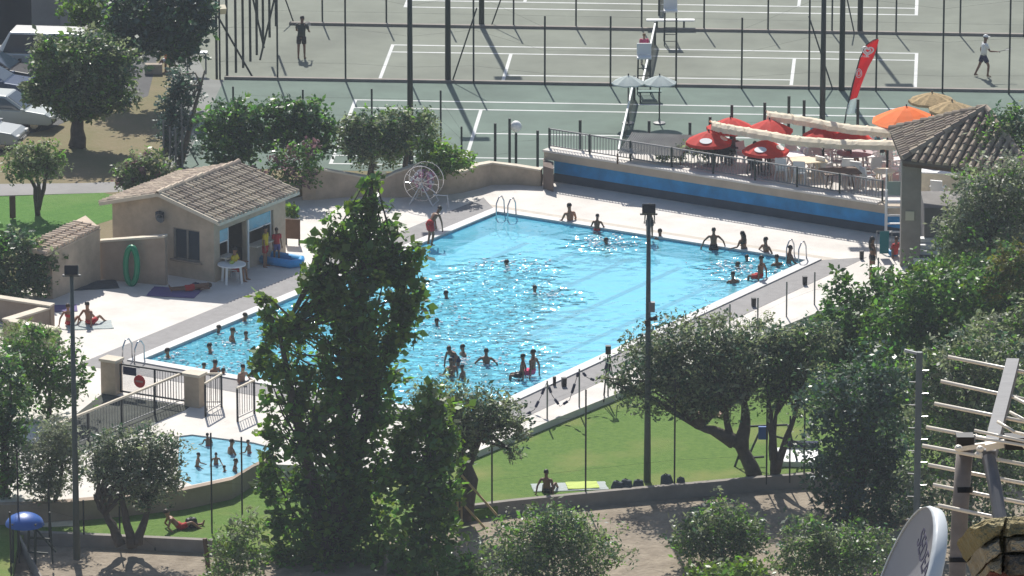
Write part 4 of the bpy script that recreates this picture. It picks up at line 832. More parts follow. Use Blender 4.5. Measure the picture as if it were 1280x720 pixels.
def awning(label, pts, z, width):
    w = [P(a, b, z) for a, b in pts]; t = thing('awning', label, 'awning', ground_of(pts[0][0], pts[0][1], z, TZ), 0, 'cream fabric awnings over the terrace'); mb = MB(); vs = []; fs = []; n = 0; L_ = 0
    fine = []
    for i in range(len(w)-1):
        for k in range(14): fine.append(w[i].lerp(w[i+1], k/14))
    fine.append(w[-1]); prof = [(-.5, -.30), (-.46, -.05), (-.25, .08), (0, .10), (.25, .04), (.5, -.12)]
    for i, q in enumerate(fine):
        f = .5+.5*math.sin(i*1.9)+.4*math.sin(i*.77)
        for j, (a, b) in enumerate(prof):
            vs.append((q.x+.05*math.sin(i*1.3+j*.8), q.y+a*width, q.z+b*.75+.022*f*math.sin(j*1.4+i*2.1)+.012*f))
    m_ = len(prof)
    fs = [(i*m_+j, (i+1)*m_+j, (i+1)*m_+j+1, i*m_+j+1) for i in range(len(fine)-1) for j in range(m_-1)]
    mb.add(vs, fs); o = mb.build('canopy', M['cream'], t, world=True); md = o.modifiers.new('thickness', 'SOLIDIFY'); md.thickness = .02
    for q in (fine[2], fine[len(fine)//2], fine[-3]):
        p_ = MB(); p_.tube([(q.x, q.y+.1, TZ), (q.x, q.y+.1, q.z)], .04, 6); p_.build('post', M['darkg'], t, world=True)
awning('front cream awning nearest the terrace railing', [(888, 153), (905, 157), (935, 162), (990, 172), (1050, 177), (1120, 178)], TZ+1.72, .85)
awning('rear cream awning running to the orange parasol', [(957, 141), (1000, 147), (1060, 158), (1118, 163)], TZ+1.9, .85)
# banner flag
bq = ground_of(1054, 168, TZ, TZ); bt = thing('feather_banner', 'leaning red feather banner with a white heart emblem', 'banner', bq); by = bq.y
pole_px = [(1053, 172), (1058, 140), (1066, 105), (1075, 72), (1083, 56), (1092, 50), (1098, 47.5)]
MB().tube([PY(a, b, by) for a, b in pole_px], [.035, .03, .03, .025, .02, .02, .015], 8).build('pole', M['black'], bt, world=True)
left = [(1059, 141), (1066.5, 105), (1075.5, 73), (1083, 57), (1091, 51), (1097.5, 48.5)]; right = [(1067, 139), (1076, 108), (1085, 85), (1092, 72), (1096, 60), (1098.3, 50)]
def sheet(name, L_, R_, m, parent, dy=0., th=.012):
    mb = MB(); vs = []
    for (a, b), (c, d) in zip(L_, R_):
        for k in range(5):
            f = k/4; vs.append(PY(a+(c-a)*f, b+(d-b)*f, by+dy+.05*math.sin(f*5+b*.08)))
    n = len(L_); mb.add(vs, [(i*5+k, i*5+k+1, (i+1)*5+k+1, (i+1)*5+k) for i in range(n-1) for k in range(4)])
    o = mb.build(name, m, parent, world=True); md = o.modifiers.new('thickness', 'SOLIDIFY'); md.thickness = th; return o
mid_l, mid_r = (1062.5, 125), (1071.5, 122)
fl2 = sheet('flag', [mid_l]+left[1:], [mid_r]+right[1:], mat('banner_red', (.66,.03,.035), .6, transl=.25), bt)
sheet('flag_foot', [(1057.5, 143), (1059.5, 133), (1062.3, 125.5)], [(1068, 142), (1070, 132), (1071.4, 122.5)], M['whitef'], bt)
# heart shaped swirl emblem, lettering bar and oval on the flag
def mark(name, curves, w, px, py, sx, sy, tilt):
    mb = MB()
    for c in curves:
        pts = []
        for x, y in c:
            X = x*math.cos(tilt)-y*math.sin(tilt); Y = x*math.sin(tilt)+y*math.cos(tilt)
            pts.append(PY(px+X*sx, py-Y*sy, by-.075))
        mb.tube(pts, w, 5)
    mb.build(name, M['white'], fl2, world=True)
heart = lambda s: [(s*16*math.sin(t)**3/16, s*(13*math.cos(t)-5*math.cos(2*t)-2*math.cos(3*t)-math.cos(4*t))/16) for t in [2*math.pi*k/26 for k in range(27)]]
mark('heart_emblem', [heart(1.0)[2:-1], heart(.52)[1:-3]], .032, 1084.5, 63.5, 7.2, 6.2, -.15)
mark('lettering', [[(-1, 0), (-.75, .9), (-.5, 0), (-.25, .9), (0, 0)], [(.25, 0), (.25, .7)], [(.5, 0), (.5, .8)], [(.85, .1), (1.1, .4), (.85, .7), (.65, .4), (.85, .1)]], .016, 1081, 71.5, 4.6, 2.6, -.1)
ov = [(math.cos(2*math.pi*k/16), math.sin(2*math.pi*k/16)) for k in range(17)]
mark('oval_emblem', [ov, [(a*.5, b*.6) for a, b in ov]], .016, 1073.5, 91.5, 3.6, 5.5, -.25)
# corrugated translucent screen left on the terrace
cs = thing('corrugated_shelter', 'low grey corrugated shelter roof behind the terrace hedge', 'shelter', P(825, 202, TZ)); mb = MB()
a, b = PY(790, 166, P(800, 205, TZ).y+1.5), PY(872, 170, P(870, 205, TZ).y+1.0); c, d = PY(772, 192, P(780, 205, TZ).y), PY(850, 196, P(860, 210, TZ).y); vs = []; n = 60
for i in range(n+1):
    f = i/n; o = Vector((0, 0, .05*(i % 2))); vs += [a.lerp(b, f)+o, c.lerp(d, f)+o]
mb.add(vs, [(2*i, 2*i+1, 2*i+3, 2*i+2) for i in range(n)]); o = mb.build('roof_sheet', mat('weathered_sheet', (.36,.35,.32), .7, .2, 1.5), cs, world=True); o.modifiers.new('thickness', 'SOLIDIFY').thickness = .01
for q in (a, b, c, d):
    p_ = MB(); p_.tube([(q.x, q.y, TZ), (q.x, q.y, q.z)], .035, 6); p_.build('post', M['brownwood'], cs, world=True)
# chairs and tables
def chair(label, q, rz, m='white', group='white plastic chairs on the bar terrace'):
    t = thing('terrace_chair', label, 'chair', q, rz, group)
    MB().box((0, 0, .43), (.48, .46, .05)).build('seat', M[m], t); MB().box((0, .22, .70), (.48, .05, .46), rx=R(-10)).build('backrest', M[m], t)
    for s in (-1, 1):
        MB().box((s*.26, 0, .64), (.05, .44, .04)).build('armrest', M[m], t)
        for k in (-1, 1): MB().beam((s*.21, k*.2, .41), (s*.25, k*.24, 0), .05, .05).build('leg', M[m], t)
    return t
def table(label, q, m, r=.5, sq=False, group='tables on the bar terrace'):
    t = thing('terrace_table', label, 'table', q, .2, group)
    (MB().box((0, 0, .73), (r*2, r*1.5, .04)) if sq else MB().tube([(0, 0, .71), (0, 0, .75)], r, 18)).build('tabletop', M[m], t)
    for s in (-1, 1):
        for k in (-1, 1): MB().beam((s*r*.5, k*r*.4, .71), (s*r*.65, k*r*.5, 0), .05, .05).build('leg', M[m], t)
    return t
gry = 'mauve_table'; M[gry] = mat('mauve_table', (.34,.27,.28), .6)
tabs = [((1068, 213), gry, .75, False, 'round mauve table in the middle of the bar terrace'), ((1105, 203), 'white', .5, False, 'white round table near the left end of the tile roof'), ((985, 215), 'white', .6, True, 'white square table behind the railing by the seated drinker'),
        ((1010, 222), 'cream', .7, True, 'pale cloth covered table close to the railing'), ((1050, 236), 'brownwood', .75, True, 'dark wooden table against the terrace railing'), ((1105, 236), 'cream', .45, False, 'cream round table beside the lifeguard chair'),
        ((950, 210), 'black', .45, True, 'dark table in front of the seated drinker'), ((905, 205), 'dark', .5, True, 'dark table at the left end of the terrace seats')]
for (x, y), m_, r_, sq, lab in tabs: table(lab, P(x, y, TZ), m_, r_, sq)
chs = [((1022, 208), .3, 'white chair behind the pale cloth covered table'), ((1036, 206), -.4, 'white chair left of the round mauve table'), ((1046, 215), 1.4, 'white chair directly beside the mauve table, left front'), ((1060, 224), 3.0, 'white chair in front of the mauve table'),
       ((1092, 222), 3.6, 'white chair between the mauve and cream tables'), ((1088, 208), -1.2, 'white chair at the right side of the mauve table'), ((1075, 200), .1, 'white chair behind the mauve table'), ((1118, 212), 2.0, 'white chair nearest the concrete pillar'),
       ((1098, 196), .2, 'white chair behind the white round table'), ((990, 205), .2, 'white chair behind the white square table'), ((1000, 213), -.9, 'white chair right of the white square table'), ((970, 214), 1.3, 'white chair left of the white square table'),
       ((1000, 228), 2.9, 'white chair with its back to the railing, left of the dark wooden table'), ((1085, 236), 2.0, 'white chair next to the cream round table by the lifeguard chair'), ((1120, 225), -1.9, 'white chair right of the cream round table'), ((930, 206), .8, 'white chair behind the dark table at the railing'), ((1172, 252), 2.8, 'white chair alone below the white serving counter'),
       ((1030, 222), 2.4, 'white chair between the pale cloth covered table and the mauve table'), ((1015, 214), .9, 'white chair tucked behind the pale cloth covered table, right side'), ((1056, 206), .5, 'white chair at the far left of the round mauve table'), ((1110, 196), -.7, 'white chair farthest back beside the tile roof'), ((978, 224), 2.8, 'white chair facing the white square table from the railing'), ((960, 206), .4, 'white chair between the two seated dark guests and the square table'), ((1072, 228), 2.7, 'white chair just left of the cream round table, near the railing'), ((1045, 198), -.2, 'white chair under the rear awning at the back of the terrace')]
for (x, y), rz, lab in chs: chair(lab, P(x, y, TZ), rz)
sc_ = thing('serving_counter', 'white covered counter right of the concrete pillar', 'counter', P(1176, 243, TZ), -.15)
MB().box((0, 0, .48), (1.7, .7, .9)).build('cabinet', M['cream'], sc_); MB().box((0, 0, .96), (1.8, .8, .05)).build('top', M['white'], sc_)
bs = thing('wash_basin', 'white oval basin on a pedestal under the tile roof', 'basin', P(1160, 232, TZ)); MB().lathe((0, 0, .8), [(.1, 0), (.28, .05), (.36, .2), (.33, .2), (.22, .1), (0, .06)], 18).build('bowl', M['white'], bs); MB().tube([(0, 0, 0), (0, 0, .82)], [.14, .09], 10).build('pedestal', M['white'], bs)
cf = thing('chest_freezer', 'grey white chest box behind the oval basin', 'chest', P(1180, 218, TZ)); MB().box((0, 0, .42), (1.6, .7, .84)).build('body', M['coping'], cf); MB().box((0, 0, .88), (1.64, .74, .07)).build('lid', M['white'], cf)
# ------------------------------------------------------------------ floodlight masts
def flood(label, px, pb, z, ptop, r, m):
    q = P(px, pb, z); t = thing('floodlight_mast', label, 'floodlight', q, 0, 'floodlight masts by the pool'); h = zat(q.y, ptop)-z
    MB().tube([(0, 0, -.2), (0, 0, h*.42), (0, 0, h)], [r*1.3, r*.95, r*.7], 12).build('pole', M[m], t, smooth=True)
    hd = MB(); hd.box((.0, -.05, h+.20), (.46, .30, .33), rx=R(-24)); hd.build('lamp_head', M['black'], t, bevel=.02); MB().box((0, .02, h+.01), (.6, .1, .06)).build('bracket', M['grey'], t)
    return t, h
mg = 'mast_green'; M[mg] = mat('mast_green', (.085,.105,.098), .6, .15, 2)
t, h = flood('tall green floodlight mast standing in front of the big pool', 809, 602, -.25, 268, .10, mg)
MB().box((.12, -.1, h*.66), (.22, .2, .34)).build('junction_box', M['grey'], t); MB().tube([(0, -.1, h*.61), (.3, -.15, h*.62)], [.05, .09], 8).build('spotlight', M['black'], t); MB().box((-.02, -.13, h*.60), (.18, .1, .2)).build('junction_box', M['dark'], t)
flood('slimmer floodlight mast in front of the sunbathing couple at left', 96, 692, -.6, 345, .095, mg)
# ------------------------------------------------------------------ thin fences around the lawns
fence('lawn_fence', 'thin dark wire fence posts along the gravel wall', [(615, 634, 500), (732, 620, 487), (843, 610, 470), (958, 602, 470), (987, 600, 520), (1005, 598, 500)], -.3, .03, 'dark', wires=2)
fence('lawn_fence', 'thin dark posts along the lower left lawn', [(14, 722, 640), (24, 700, 560), (62, 676, 600), (105, 675, 625), (150, 679, 620), (194, 681, 688)], -.7, .03, 'dark', wires=1)
fence('lawn_fence', 'two slim dark posts before the paddling pool', [(265, 666, 541), (303, 664, 546)], -.6, .03, 'dark', wires=1)
tagbuild(MB().tube([P(262, 725, -.95), PY(256, 673, P(262, 725, -.95).y)], .08, 8), 'wooden_post', M['brownwood'], 'dark brown wooden post at the end of the lower kerb', 'post')
fence('deck_fence', 'slim grey posts along the front edge of the pool deck', [(684, 527, 476), (724, 512, 461), (760, 498, 446), (912, 428, 380), (947, 415, 372), (983, 399, 352), (1018, 384, 340), (1097, 390, 322)], -.1, .03, 'grey', wires=1)
for lab, pts in (('sagging rope of dark floats hung between the two left deck posts', [(684, 478), (690, 494), (700, 508), (712, 500), (720, 475), (724, 463)]), ('sagging rope of dark floats between the middle deck posts', [(726, 463), (734, 472), (745, 476), (755, 468), (760, 450)]), ('rope of dark floats dropping left toward the olive crown', [(683, 479), (676, 496), (668, 512), (655, 520)])):
    Y0 = P(pts[0][0], 520, -.1).y if 'left' in lab else P(742, 505, -.1).y
    w = [PY(a, b, Y0-.02*i) for i, (a, b) in enumerate(pts)]; t = thing('float_rope', lab, 'rope', w[0], 0, 'float ropes hung on the deck fence')
    MB().tube(w, .012, 5).build('cord', M['dark'], t, world=True)
    for i in range(len(w)-1):
        f = MB(); f.tube([w[i].lerp(w[i+1], .35), w[i].lerp(w[i+1], .8)], .05, 8); f.build('float', M['navy'], t, world=True)
for x, y, w_, lab in ((705, 483, .26, 'black bin on the deck left of the float rope stand'), (693, 482, .16, 'narrow black bin on the deck beside the left float rope'), (760, 463, .24, 'black bin on the deck at the middle float rope'), (880, 408, .26, 'black bin on the deck above the olive crown'), (942, 383, .24, 'black bin on the deck left of the lone slim post'), (1006, 356, .24, 'black bin on the deck near the right pool ladder'), (1077, 324, .22, 'black bin on the deck beside the standing woman')):
    q = P(x, y, 0); t = thing('deck_bin', lab, 'bin', q, .2, 'black bins on the pool deck'); w_ *= .62; MB().box((0, 0, .16), (w_, w_, .32), taper=1.1).build('body', M['black'], t); MB().box((0, 0, .33), (w_*1.15, w_*1.15, .02)).build('lid', M['black'], t)
# ------------------------------------------------------------------ pool ladders
def ladder(label, px, py, rz):
    t = thing('pool_ladder', label, 'pool ladder', P(px, py, 0), rz, 'steel pool ladders')
    for s in (-.27, .27):
        MB().tube([(s, -.55, .0), (s, -.5, .55), (s, -.33, .78), (s, -.12, .78), (s, .08, .55), (s, .12, -.5)], .028, 8).build('rail', M['steel'], t, smooth=True)
    for z in (-.12, -.35): MB().box((0, .12, z), (.54, .08, .03)).build('step', M['steel'], t)
ladder('steel pool ladder at the far corner of the big pool', 629, 272, UANG-math.pi/2+math.pi)
ladder('steel pool ladder at the right corner of the big pool', 992, 327, HA+math.pi-math.pi/2+math.pi/2)
ladder('steel pool ladder at the left end of the big pool by the gate', 171, 449, UANG-math.pi/2)
# ------------------------------------------------------------------ things on the deck
lr = thing('lane_rope_reel', 'round wire reel wound with pink and white lane floats', 'reel', P(530, 254, 0), -.25); rzz = .92
for s in (-.38, .38):
    w = MB(); w.tube([(math.cos(a)*.72, s, rzz+math.sin(a)*.72) for a in [2*math.pi*k/24 for k in range(25)]], .02, 6)
    for k in range(6): a = math.pi*k/6; w.tube([(math.cos(a)*.72, s, rzz+math.sin(a)*.72), (-math.cos(a)*.72, s, rzz-math.sin(a)*.72)], .012, 5)
    w.build('wheel', M['steel'], lr)
fs_ = MB()
for s in (-.45, .45): fs_.tube([(-.5, s, 0), (0, s, rzz), (.5, s, 0)], .025, 6); 
fs_.tube([(-.5, -.45, .06), (-.5, .45, .06)], .025, 6); fs_.tube([(.5, -.45, .06), (.5, .45, .06)], .025, 6); fs_.tube([(0, -.45, rzz), (0, .45, rzz)], .03, 6); fs_.tube([(.5, -.45, .5), (1.1, -.45, .5), (1.15, -.45, 0)], .022, 6)
fs_.build('frame', M['whitem'], lr)
fb = MB(); fpk = mat('float_pink', (.52,.24,.33), .6, island=.35); 
for k in range(90):
    a = random.uniform(0, 6.28); r_ = random.uniform(.12, .46); y = random.uniform(-.33, .33); p0 = Vector((math.cos(a)*r_, y, rzz+math.sin(a)*r_)); fb.cur = k % 2
    d = Vector((-math.sin(a), 0, math.cos(a)))*.07; fb.tube([p0-d, p0+d], .055, 6)
fb.build('lane_floats', [fpk, mat('float_white', (.6,.58,.6), .6)], lr)
rg = MB(); rg.tube([(math.cos(a)*.27, 0, .82+math.sin(a)*.72) for a in [2*math.pi*k/28 for k in range(29)]], .115, 10, False)
ro = thing('inflatable_ring', 'long green inflatable ring leaning upright on the lean-to wall', 'inflatable', P(166, 356, 0)+Vector((0, -.08, 0)), HA); rg.v = [(v[0], v[1]-.10+v[2]*.05, v[2]-.02) for v in rg.v]; rg.build('ring', M['green'], ro, smooth=True)
rt = thing('round_table', 'white round plastic table outside the pool house window', 'table', P(290, 353, 0), .3)
MB().tube([(0, 0, .70), (0, 0, .75)], .55, 20).build('tabletop', M['white'], rt)
for k in range(4): a = math.pi/4+k*math.pi/2; MB().beam((math.cos(a)*.38, math.sin(a)*.38, .7), (math.cos(a)*.44, math.sin(a)*.44, 0), .08, .08).build('leg', M['white'], rt)
tagbuild(MB().ell(P(290, 327, 0)-P(290, 327, 0)+P(290, 353, 0)+Vector((0, 0, .80)), (.1, .1, .07), 8, 5), 'lime_bowl', M['lime'], 'small lime green bowl on the white round table', 'bowl')
ib_ = thing('inflatable_boat', 'blue inflatable basin lying beside the pool house', 'inflatable', P(350, 329, 0), HA); w = MB()
w.tube([(-.75, -.4, .16), (.75, -.4, .16), (.95, 0, .16), (.75, .4, .16), (-.75, .4, .16), (-.95, 0, .16), (-.75, -.4, .16)], .17, 8); w.build('tube_ring', M['blue'], ib_, smooth=True); MB().box((0, 0, .08), (1.5, .75, .1)).build('floor', M['bluel'], ib_)
bd = thing('menu_board', 'dark brown board standing at the far corner of the pool house', 'board', P(366, 306, 0), -.2); MB().box((0, 0, .65), (.6, .06, .8)).build('panel', M['brownwood'], bd)
for s in (-.26, .26): MB().box((s, 0, .13), (.06, .06, .26)).build('leg', M['black'], bd)
def flat(name, label, cat, px, py, z, sx, sy, rz, m, h=.03, group=None):
    mb = MB(); n = 6; q = P(px, py, z); c, s = math.cos(rz), math.sin(rz); vs = []
    for i in range(n+1):
        for j in range(n+1):
            x = (i/n-.5)*sx*(1+random.uniform(-.02, .02)); y = (j/n-.5)*sy*(1+random.uniform(-.03, .03)); vs.append((q.x+x*c-y*s, q.y+x*s+y*c, z+h+random.uniform(-.008, .012)))
    mb.add(vs, [(i*(n+1)+j, (i+1)*(n+1)+j, (i+1)*(n+1)+j+1, i*(n+1)+j+1) for i in range(n) for j in range(n)])
    o = tagbuild(mb, name, M[m], label, cat, group); o.location.z = z+h-.008; md = o.modifiers.new('thickness', 'SOLIDIFY'); md.thickness = .02; return o
flat('beach_towel', 'pale towel under the sunbathing couple at left', 'towel', 112, 407, 0, 1.7, 1.1, .15, 'whitef')
flat('beach_towel', 'purple towel at the shadow edge behind the couple', 'towel', 75, 386, 0, 1.3, .9, .1, 'purple')
flat('beach_towel', 'blue towel in the shade by the garden wall', 'towel', 118, 357, 0, 1.8, 1.2, .2, 'bag')
flat('beach_towel', 'bluish purple towel in the shade below the house window', 'towel', 218, 366, 0, 1.9, 1.3, -.2, 'purple')
flat('beach_towel', 'pale green and white towel beside the person sitting on the lawn', 'towel', 712, 609, -.25, 2.6, .9, .12, 'whitef')
flat('beach_towel', 'teal towel on the lawn, right end of the white towel', 'towel', 728, 607, -.22, 1.1, .8, .12, 'lime')
flat('beach_towel', 'pale towel on the lower lawn beside the kerb', 'towel', 58, 654, -.6, 2.2, .9, .05, 'cream')
mt_ = thing('sun_mattress', 'white mattress with a dark blue cushion on the lawn at right', 'mattress', P(996, 576, -.27), -.08); MB().box((0, 0, .12), (1.5, 1.7, .22)).build('mattress_pad', M['white'], mt_, bevel=.05); MB().box((.1, .9, .34), (1.3, .3, .2)).build('cushion', M['navy'], mt_, bevel=.05)
flat('float_mat', 'small pale float lying on the grass by the dark conifer', 'float', 1022, 599, -.27, .6, .5, .3, 'whitef', .08)
def rucksack(label, px, py, z, s, m='bag', cat='bag'):
    t = thing('rucksack', label, cat, P(px, py, z), random.uniform(-.6, .6), None); k = random.uniform(.8, 1.25)
    b = MB(); b.box((0, 0, .17*s), (.46*s*k, .26*s, .34*s), taper=.72, ry=R(random.uniform(-9, 9))); b.build('body', M[m], t, bevel=.06*s)
    b = MB(); b.box((.02, -.15*s, .11*s), (.30*s*k, .10*s, .17*s), taper=.85); b.build('pocket', M[m], t, bevel=.03*s)
    b = MB(); b.tube([(-.09*s, 0, .32*s), (-.03, -.02, .38*s), (.06*s, 0, .33*s)], .015, 6); b.build('handle', M['dark'], t)
for x, y, s, lab in ((772, 612, .9, 'leftmost grey blue bag on the lawn kerb'), (783, 611, 1.0, 'second grey blue bag on the lawn kerb'), (798, 609, .8, 'grey bag just left of the floodlight mast foot'), (833, 606, 1.1, 'tall grey bag just right of the floodlight mast foot'), (851, 606, .8, 'small dark bag left of the thin lawn post')): rucksack(lab, x, y, -.25, s)
rucksack('black bag beside the person reclining on the lower lawn', 239, 659, -.6, 1.0, 'black'); rucksack('dark bag left behind in the shade below the house window', 245, 362, 0, .8, 'navy')
tw_ = thing('hanging_towel', 'teal towel hanging on a low rail beside the lifeguard chair', 'towel', P(1105, 322, 0), .1); MB().box((0, 0, .62), (.36, .05, .9)).build('cloth', M['teal'], tw_); MB().tube([(-.3, 0, 0), (-.3, 0, 1.08), (.3, 0, 1.08), (.3, 0, 0)], .02, 6).build('rail', M['grey'], tw_)
tp_ = thing('tripod_stand', 'dark tripod stand at the deck edge by the olive crown', 'stand', P(760, 500, -.1)); w = MB(); hh = 1.9
for a in (0, 2.1, 4.2): w.tube([(math.cos(a)*.32, math.sin(a)*.32, 0), (0, 0, hh)], .02, 6)
w.build('frame', M['dark'], tp_); MB().box((0, 0, hh), (.2, .2, .3)).build('head', M['black'], tp_)
# timber props of the olive
pt = thing('timber_prop', 'yellow timber frame propping the olive tree beside the poplar', 'timber frame', P(573, 660, -.6)); Y0 = P(573, 660, -.6).y
for (a, b), (c, d), dy in (((572, 661), (572, 594), 0), ((577, 655), (577, 592), .4), ((577, 594), (622, 645), -.1), ((578, 629), (606, 660), 0), ((562, 637), (576, 636), .1)):
    MB().beam(PY(a, b, Y0), PY(c, d, Y0+dy), .07, .07).build('beam', M['wood'], pt, world=True)
# play equipment
pq = P(30, 705, -.65); ptw = thing('play_tower', 'wooden play tower with a blue domed roof on the lower lawn', 'play tower', pq); Y0 = pq.y
for a, d in ((16, .0), (23, .9), (44, .0), (36, .9)):
    MB().tube([Vector((PY(a, 700, Y0+d).x, Y0+d, -.7)), PY(a, 655, Y0+d)], .045, 6).build('post', M['darkg'], ptw, world=True)
e = MB(); c = PY(31, 656, Y0+.45); e.ell(c, (.66, .66, .42), 16, 6, None, 0., 1.); e.build('roof', M['bluep'], ptw, world=True, smooth=True)
for (a, b), (c, d) in (((36, 672), (62, 674)), ((44, 660), (70, 690)), ((62, 640), (66, 705)), ((36, 690), (60, 692))): MB().beam(PY(a, b, Y0+.2), PY(c, d, Y0+.2), .06, .06).build('beam', M['darkg'], ptw, world=True)
sq_ = P(935, 585, -.3); sw_ = thing('swing_frame', 'green swing frame with a blue seat under the leaning olive', 'swing', sq_); Y0 = sq_.y
for (a, b), (c, d), dy in (((914, 596), (936, 534), 0), ((934, 574), (953, 532), .5), ((935, 533), (985, 531), .2), ((922, 573), (955, 571), .2), ((968, 545), (1008, 556), .3), ((985, 531), (1000, 590), .1), ((975, 574), (992, 586), .1)):
    MB().tube([PY(a, b, Y0), PY(c, d, Y0+dy)], .04, 6).build('bar', M['darkg'], sw_, world=True)
MB().box(PY(954, 541, Y0-.05), (.34, .12, .46)).build('seat', M['bluep'], sw_, world=True)
w = MB(); w.tube([PY(985, 510, Y0-.5), PY(998, 522, Y0-.5)], .04, 6); w.tube([PY(966, 470, Y0-.5), PY(998, 488, Y0-.5)], .03, 6)
# ladder pole among the oleanders
lp_ = thing('rung_pole', 'grey pole with side rungs standing in the oleanders', 'pole', P(1144, 742, -.62)); hq = zat(P(1144, 742, -.62).y, 440)+.62
MB().tube([(0, 0, -.3), (0, 0, hq)], .11, 10).build('shaft', mat('pole_grey', (.14,.16,.155), .6, .15, 2), lp_)
for i in range(18): MB().tube([(0, 0, hq*.12+i*hq*.85/18), ((.32 if i % 2 else -.32), -.02, hq*.12+i*hq*.85/18+.02)], .018, 5).build('rung', M['steel'], lp_)
MB().box((-.25, 0, hq-.0), (.5, .12, .08), ry=R(14)).build('lamp_head', M['coping'], lp_)
# sign stake on the bright lawn
sg2 = thing('lawn_sign', 'dark plank sign stuck in the bright lawn at left', 'sign', P(16, 274, GZ), .5); MB().box((0, 0, .5), (.24, .06, .9)).build('board', M['brownwood'], sg2); MB().box((0, .0, .02), (.06, .04, .1)).build('stake', M['brownwood'], sg2)
# white plastic chair before the grey building, benches, sign
chair('grey white plastic chair against the grey building wall', P(56, 47, GZ), 2.6, 'coping', None)
pb2 = thing('park_bench', 'white topped bench by the corner of the tennis fence', 'bench', P(246, 92, GZ)); MB().box((0, 0, .95), (.95, .4, .06)).build('top', M['white'], pb2)
for s in (-.4, .4): MB().box((s, 0, .46), (.06, .36, .92)).build('leg', M['grey'], pb2)
wl = thing('stone_bench', 'low pale stone bench in the shade of the spreading tree', 'bench', P(192, 92, GZ)); MB().box((0, 0, .22), (.75, .4, .44)).build('block', mat('pale_stone', (.36,.30,.24), .9, .2, 3), wl, bevel=.03)
sb = thing('lamp_box', 'pale yellow lamp box high on the left court fence', 'lamp', PY(276, 12, P(271, 98, GZ-.6).y+.1)); MB().box((0, 0, 0), (.42, .3, .3), rz=.3, rx=R(25)).build('housing', mat('pale_lamp', (.7,.62,.42), .5), sb); MB().beam((-.15, 0, 0), (-.2, .0, -.6), .05, .05).build('bracket', M['dark'], sb)
# ------------------------------------------------------------------ vehicles
def car(name, label, q, rz, col, L=4.0, Wd=1.7, H=1.45, hood=.27, van=False, cat='car'):
    """heading +X; body profile swept across the width"""
    t = thing(name, label, cat, q, rz); pm = mat('paint_'+name+str(round(sum(col), 2)), col, .25, spec=.6, metal=.25)
    hl_, sill, belt = L/2, .30, .86 if not van else 1.05
    prof = [(-hl_, .38), (-hl_+.02, belt-.05), (-hl_+.1, belt), (hl_-L*hood, belt+.02), (hl_-.30, belt-.07), (hl_-.04, belt-.22), (hl_, .40), (hl_-.15, sill), (-hl_+.12, sill)]
    def sweep(pr, w0, w1, zs):
        vs = []; n = len(pr)
        for s, in ((-1,), (1,)):
            for x, z in pr:
                f = (z-zs[0])/(zs[1]-zs[0]); vs.append((x, s*(w0+(w1-w0)*max(0, min(1, f)))/2, z))
        return vs, [tuple(range(n-1, -1, -1)), tuple(range(n, 2*n))]+[(i, (i+1) % n, n+(i+1) % n, n+i) for i in range(n)]
    b = MB(); b.add(*sweep(prof, Wd, Wd*.96, (sill, belt))); o = b.build('body', pm, t, bevel=.05)
    xf, xr = hl_-L*hood, -hl_+(.12 if not van else .04)
    cab = [(xr, belt), (xr+(.28 if not van else .05), H-.04), (xr+.6, H), (xf-(.95 if not van else .55), H-.01), (xf, belt+.005)]
    b = MB(); b.add(*sweep(cab, Wd*.95, Wd*.76, (belt, H))); b.build('cabin', pm, t, bevel=.04)
    for s in (-1, 1):
        w = MB(); y0, y1 = Wd*.95/2*s, Wd*.80/2*s; zt = H-.10
        a = [(xr+.32, belt+.05), (xr+.46, zt), (xf-1.0 if not van else xf-.6, zt), (xf-.25, belt+.05)]
        f_ = lambda z: (y0+(y1-y0)*(z-belt)/(H-belt))+s*.012
        w.add([(x, f_(z), z) for x, z in a]+[(x, f_(z)-s*.02, z) for x, z in a], [(0, 1, 2, 3), (7, 6, 5, 4), (0, 3, 7, 4), (3, 2, 6, 7), (2, 1, 5, 6), (1, 0, 4, 5)]); w.build('side_window', M['glass'], t)
    def screen(nm, p0, p1, off):
        w = MB(); (x0, z0), (x1, z1) = p0, p1; wa = Wd*.84/2; wb = Wd*.68/2; d = Vector((z1-z0, 0, -(x1-x0))).normalized()*.015*off
        q4 = [Vector((x0+(x1-x0)*f, s*w_, z0+(z1-z0)*f)) for f, w_ in ((.1, wa), (.92, wb)) for s in (-1, 1)]
        vs = [q+d for q in q4]+[q-d for q in q4]; w.add(vs, [(0, 1, 3, 2), (6, 7, 5, 4), (0, 2, 6, 4), (1, 5, 7, 3), (0, 4, 5, 1), (2, 3, 7, 6)]); w.build(nm, M['glass'], t)
    screen('windscreen', cab[4], cab[3], 1); screen('rear_window', cab[0], cab[1], -1)
    for x in (-L*.31, L*.31):
        for s in (-1, 1):
            y = s*Wd*.47; w = MB(); w.tube([(x, y-s*.18, .31), (x, y, .31)], .31, 18); wo = w.build('wheel', M['black'], t); w = MB(); w.tube([(x, y-s*.01, .31), (x, y+s*.015, .31)], .19, 14); w.build('rim', M['steel'], wo)
            w = MB(); w.tube([(x, s*Wd*.485, .36), (x, s*(Wd*.5+.004), .36)], .37, 18); w.build('wheel_arch', M['black'], t) if 0 else None
    for s in (-1, 1):
        MB().box((hl_-.06, s*Wd*.36, belt-.24), (.12, .30, .14)).build('headlight', M['whitem'], t, bevel=.02); MB().box((xf-.15, s*(Wd*.5+.06), belt+.06), (.12, .16, .12)).build('wing_mirror', pm, t)
    MB().box((hl_+.01, 0, .45), (.06, Wd*.9, .16)).build('bumper', M['dark'], t, bevel=.02); MB().box((hl_+.045, 0, .45), (.01, .5, .11)).build('number_plate', M['white'], t)
    return t
car('parked_car', 'silver hatchback with its bonnet out in the sun beside the dense tree', P(14, 157, GZ), R(-14), (.42,.45,.44), 4.1)
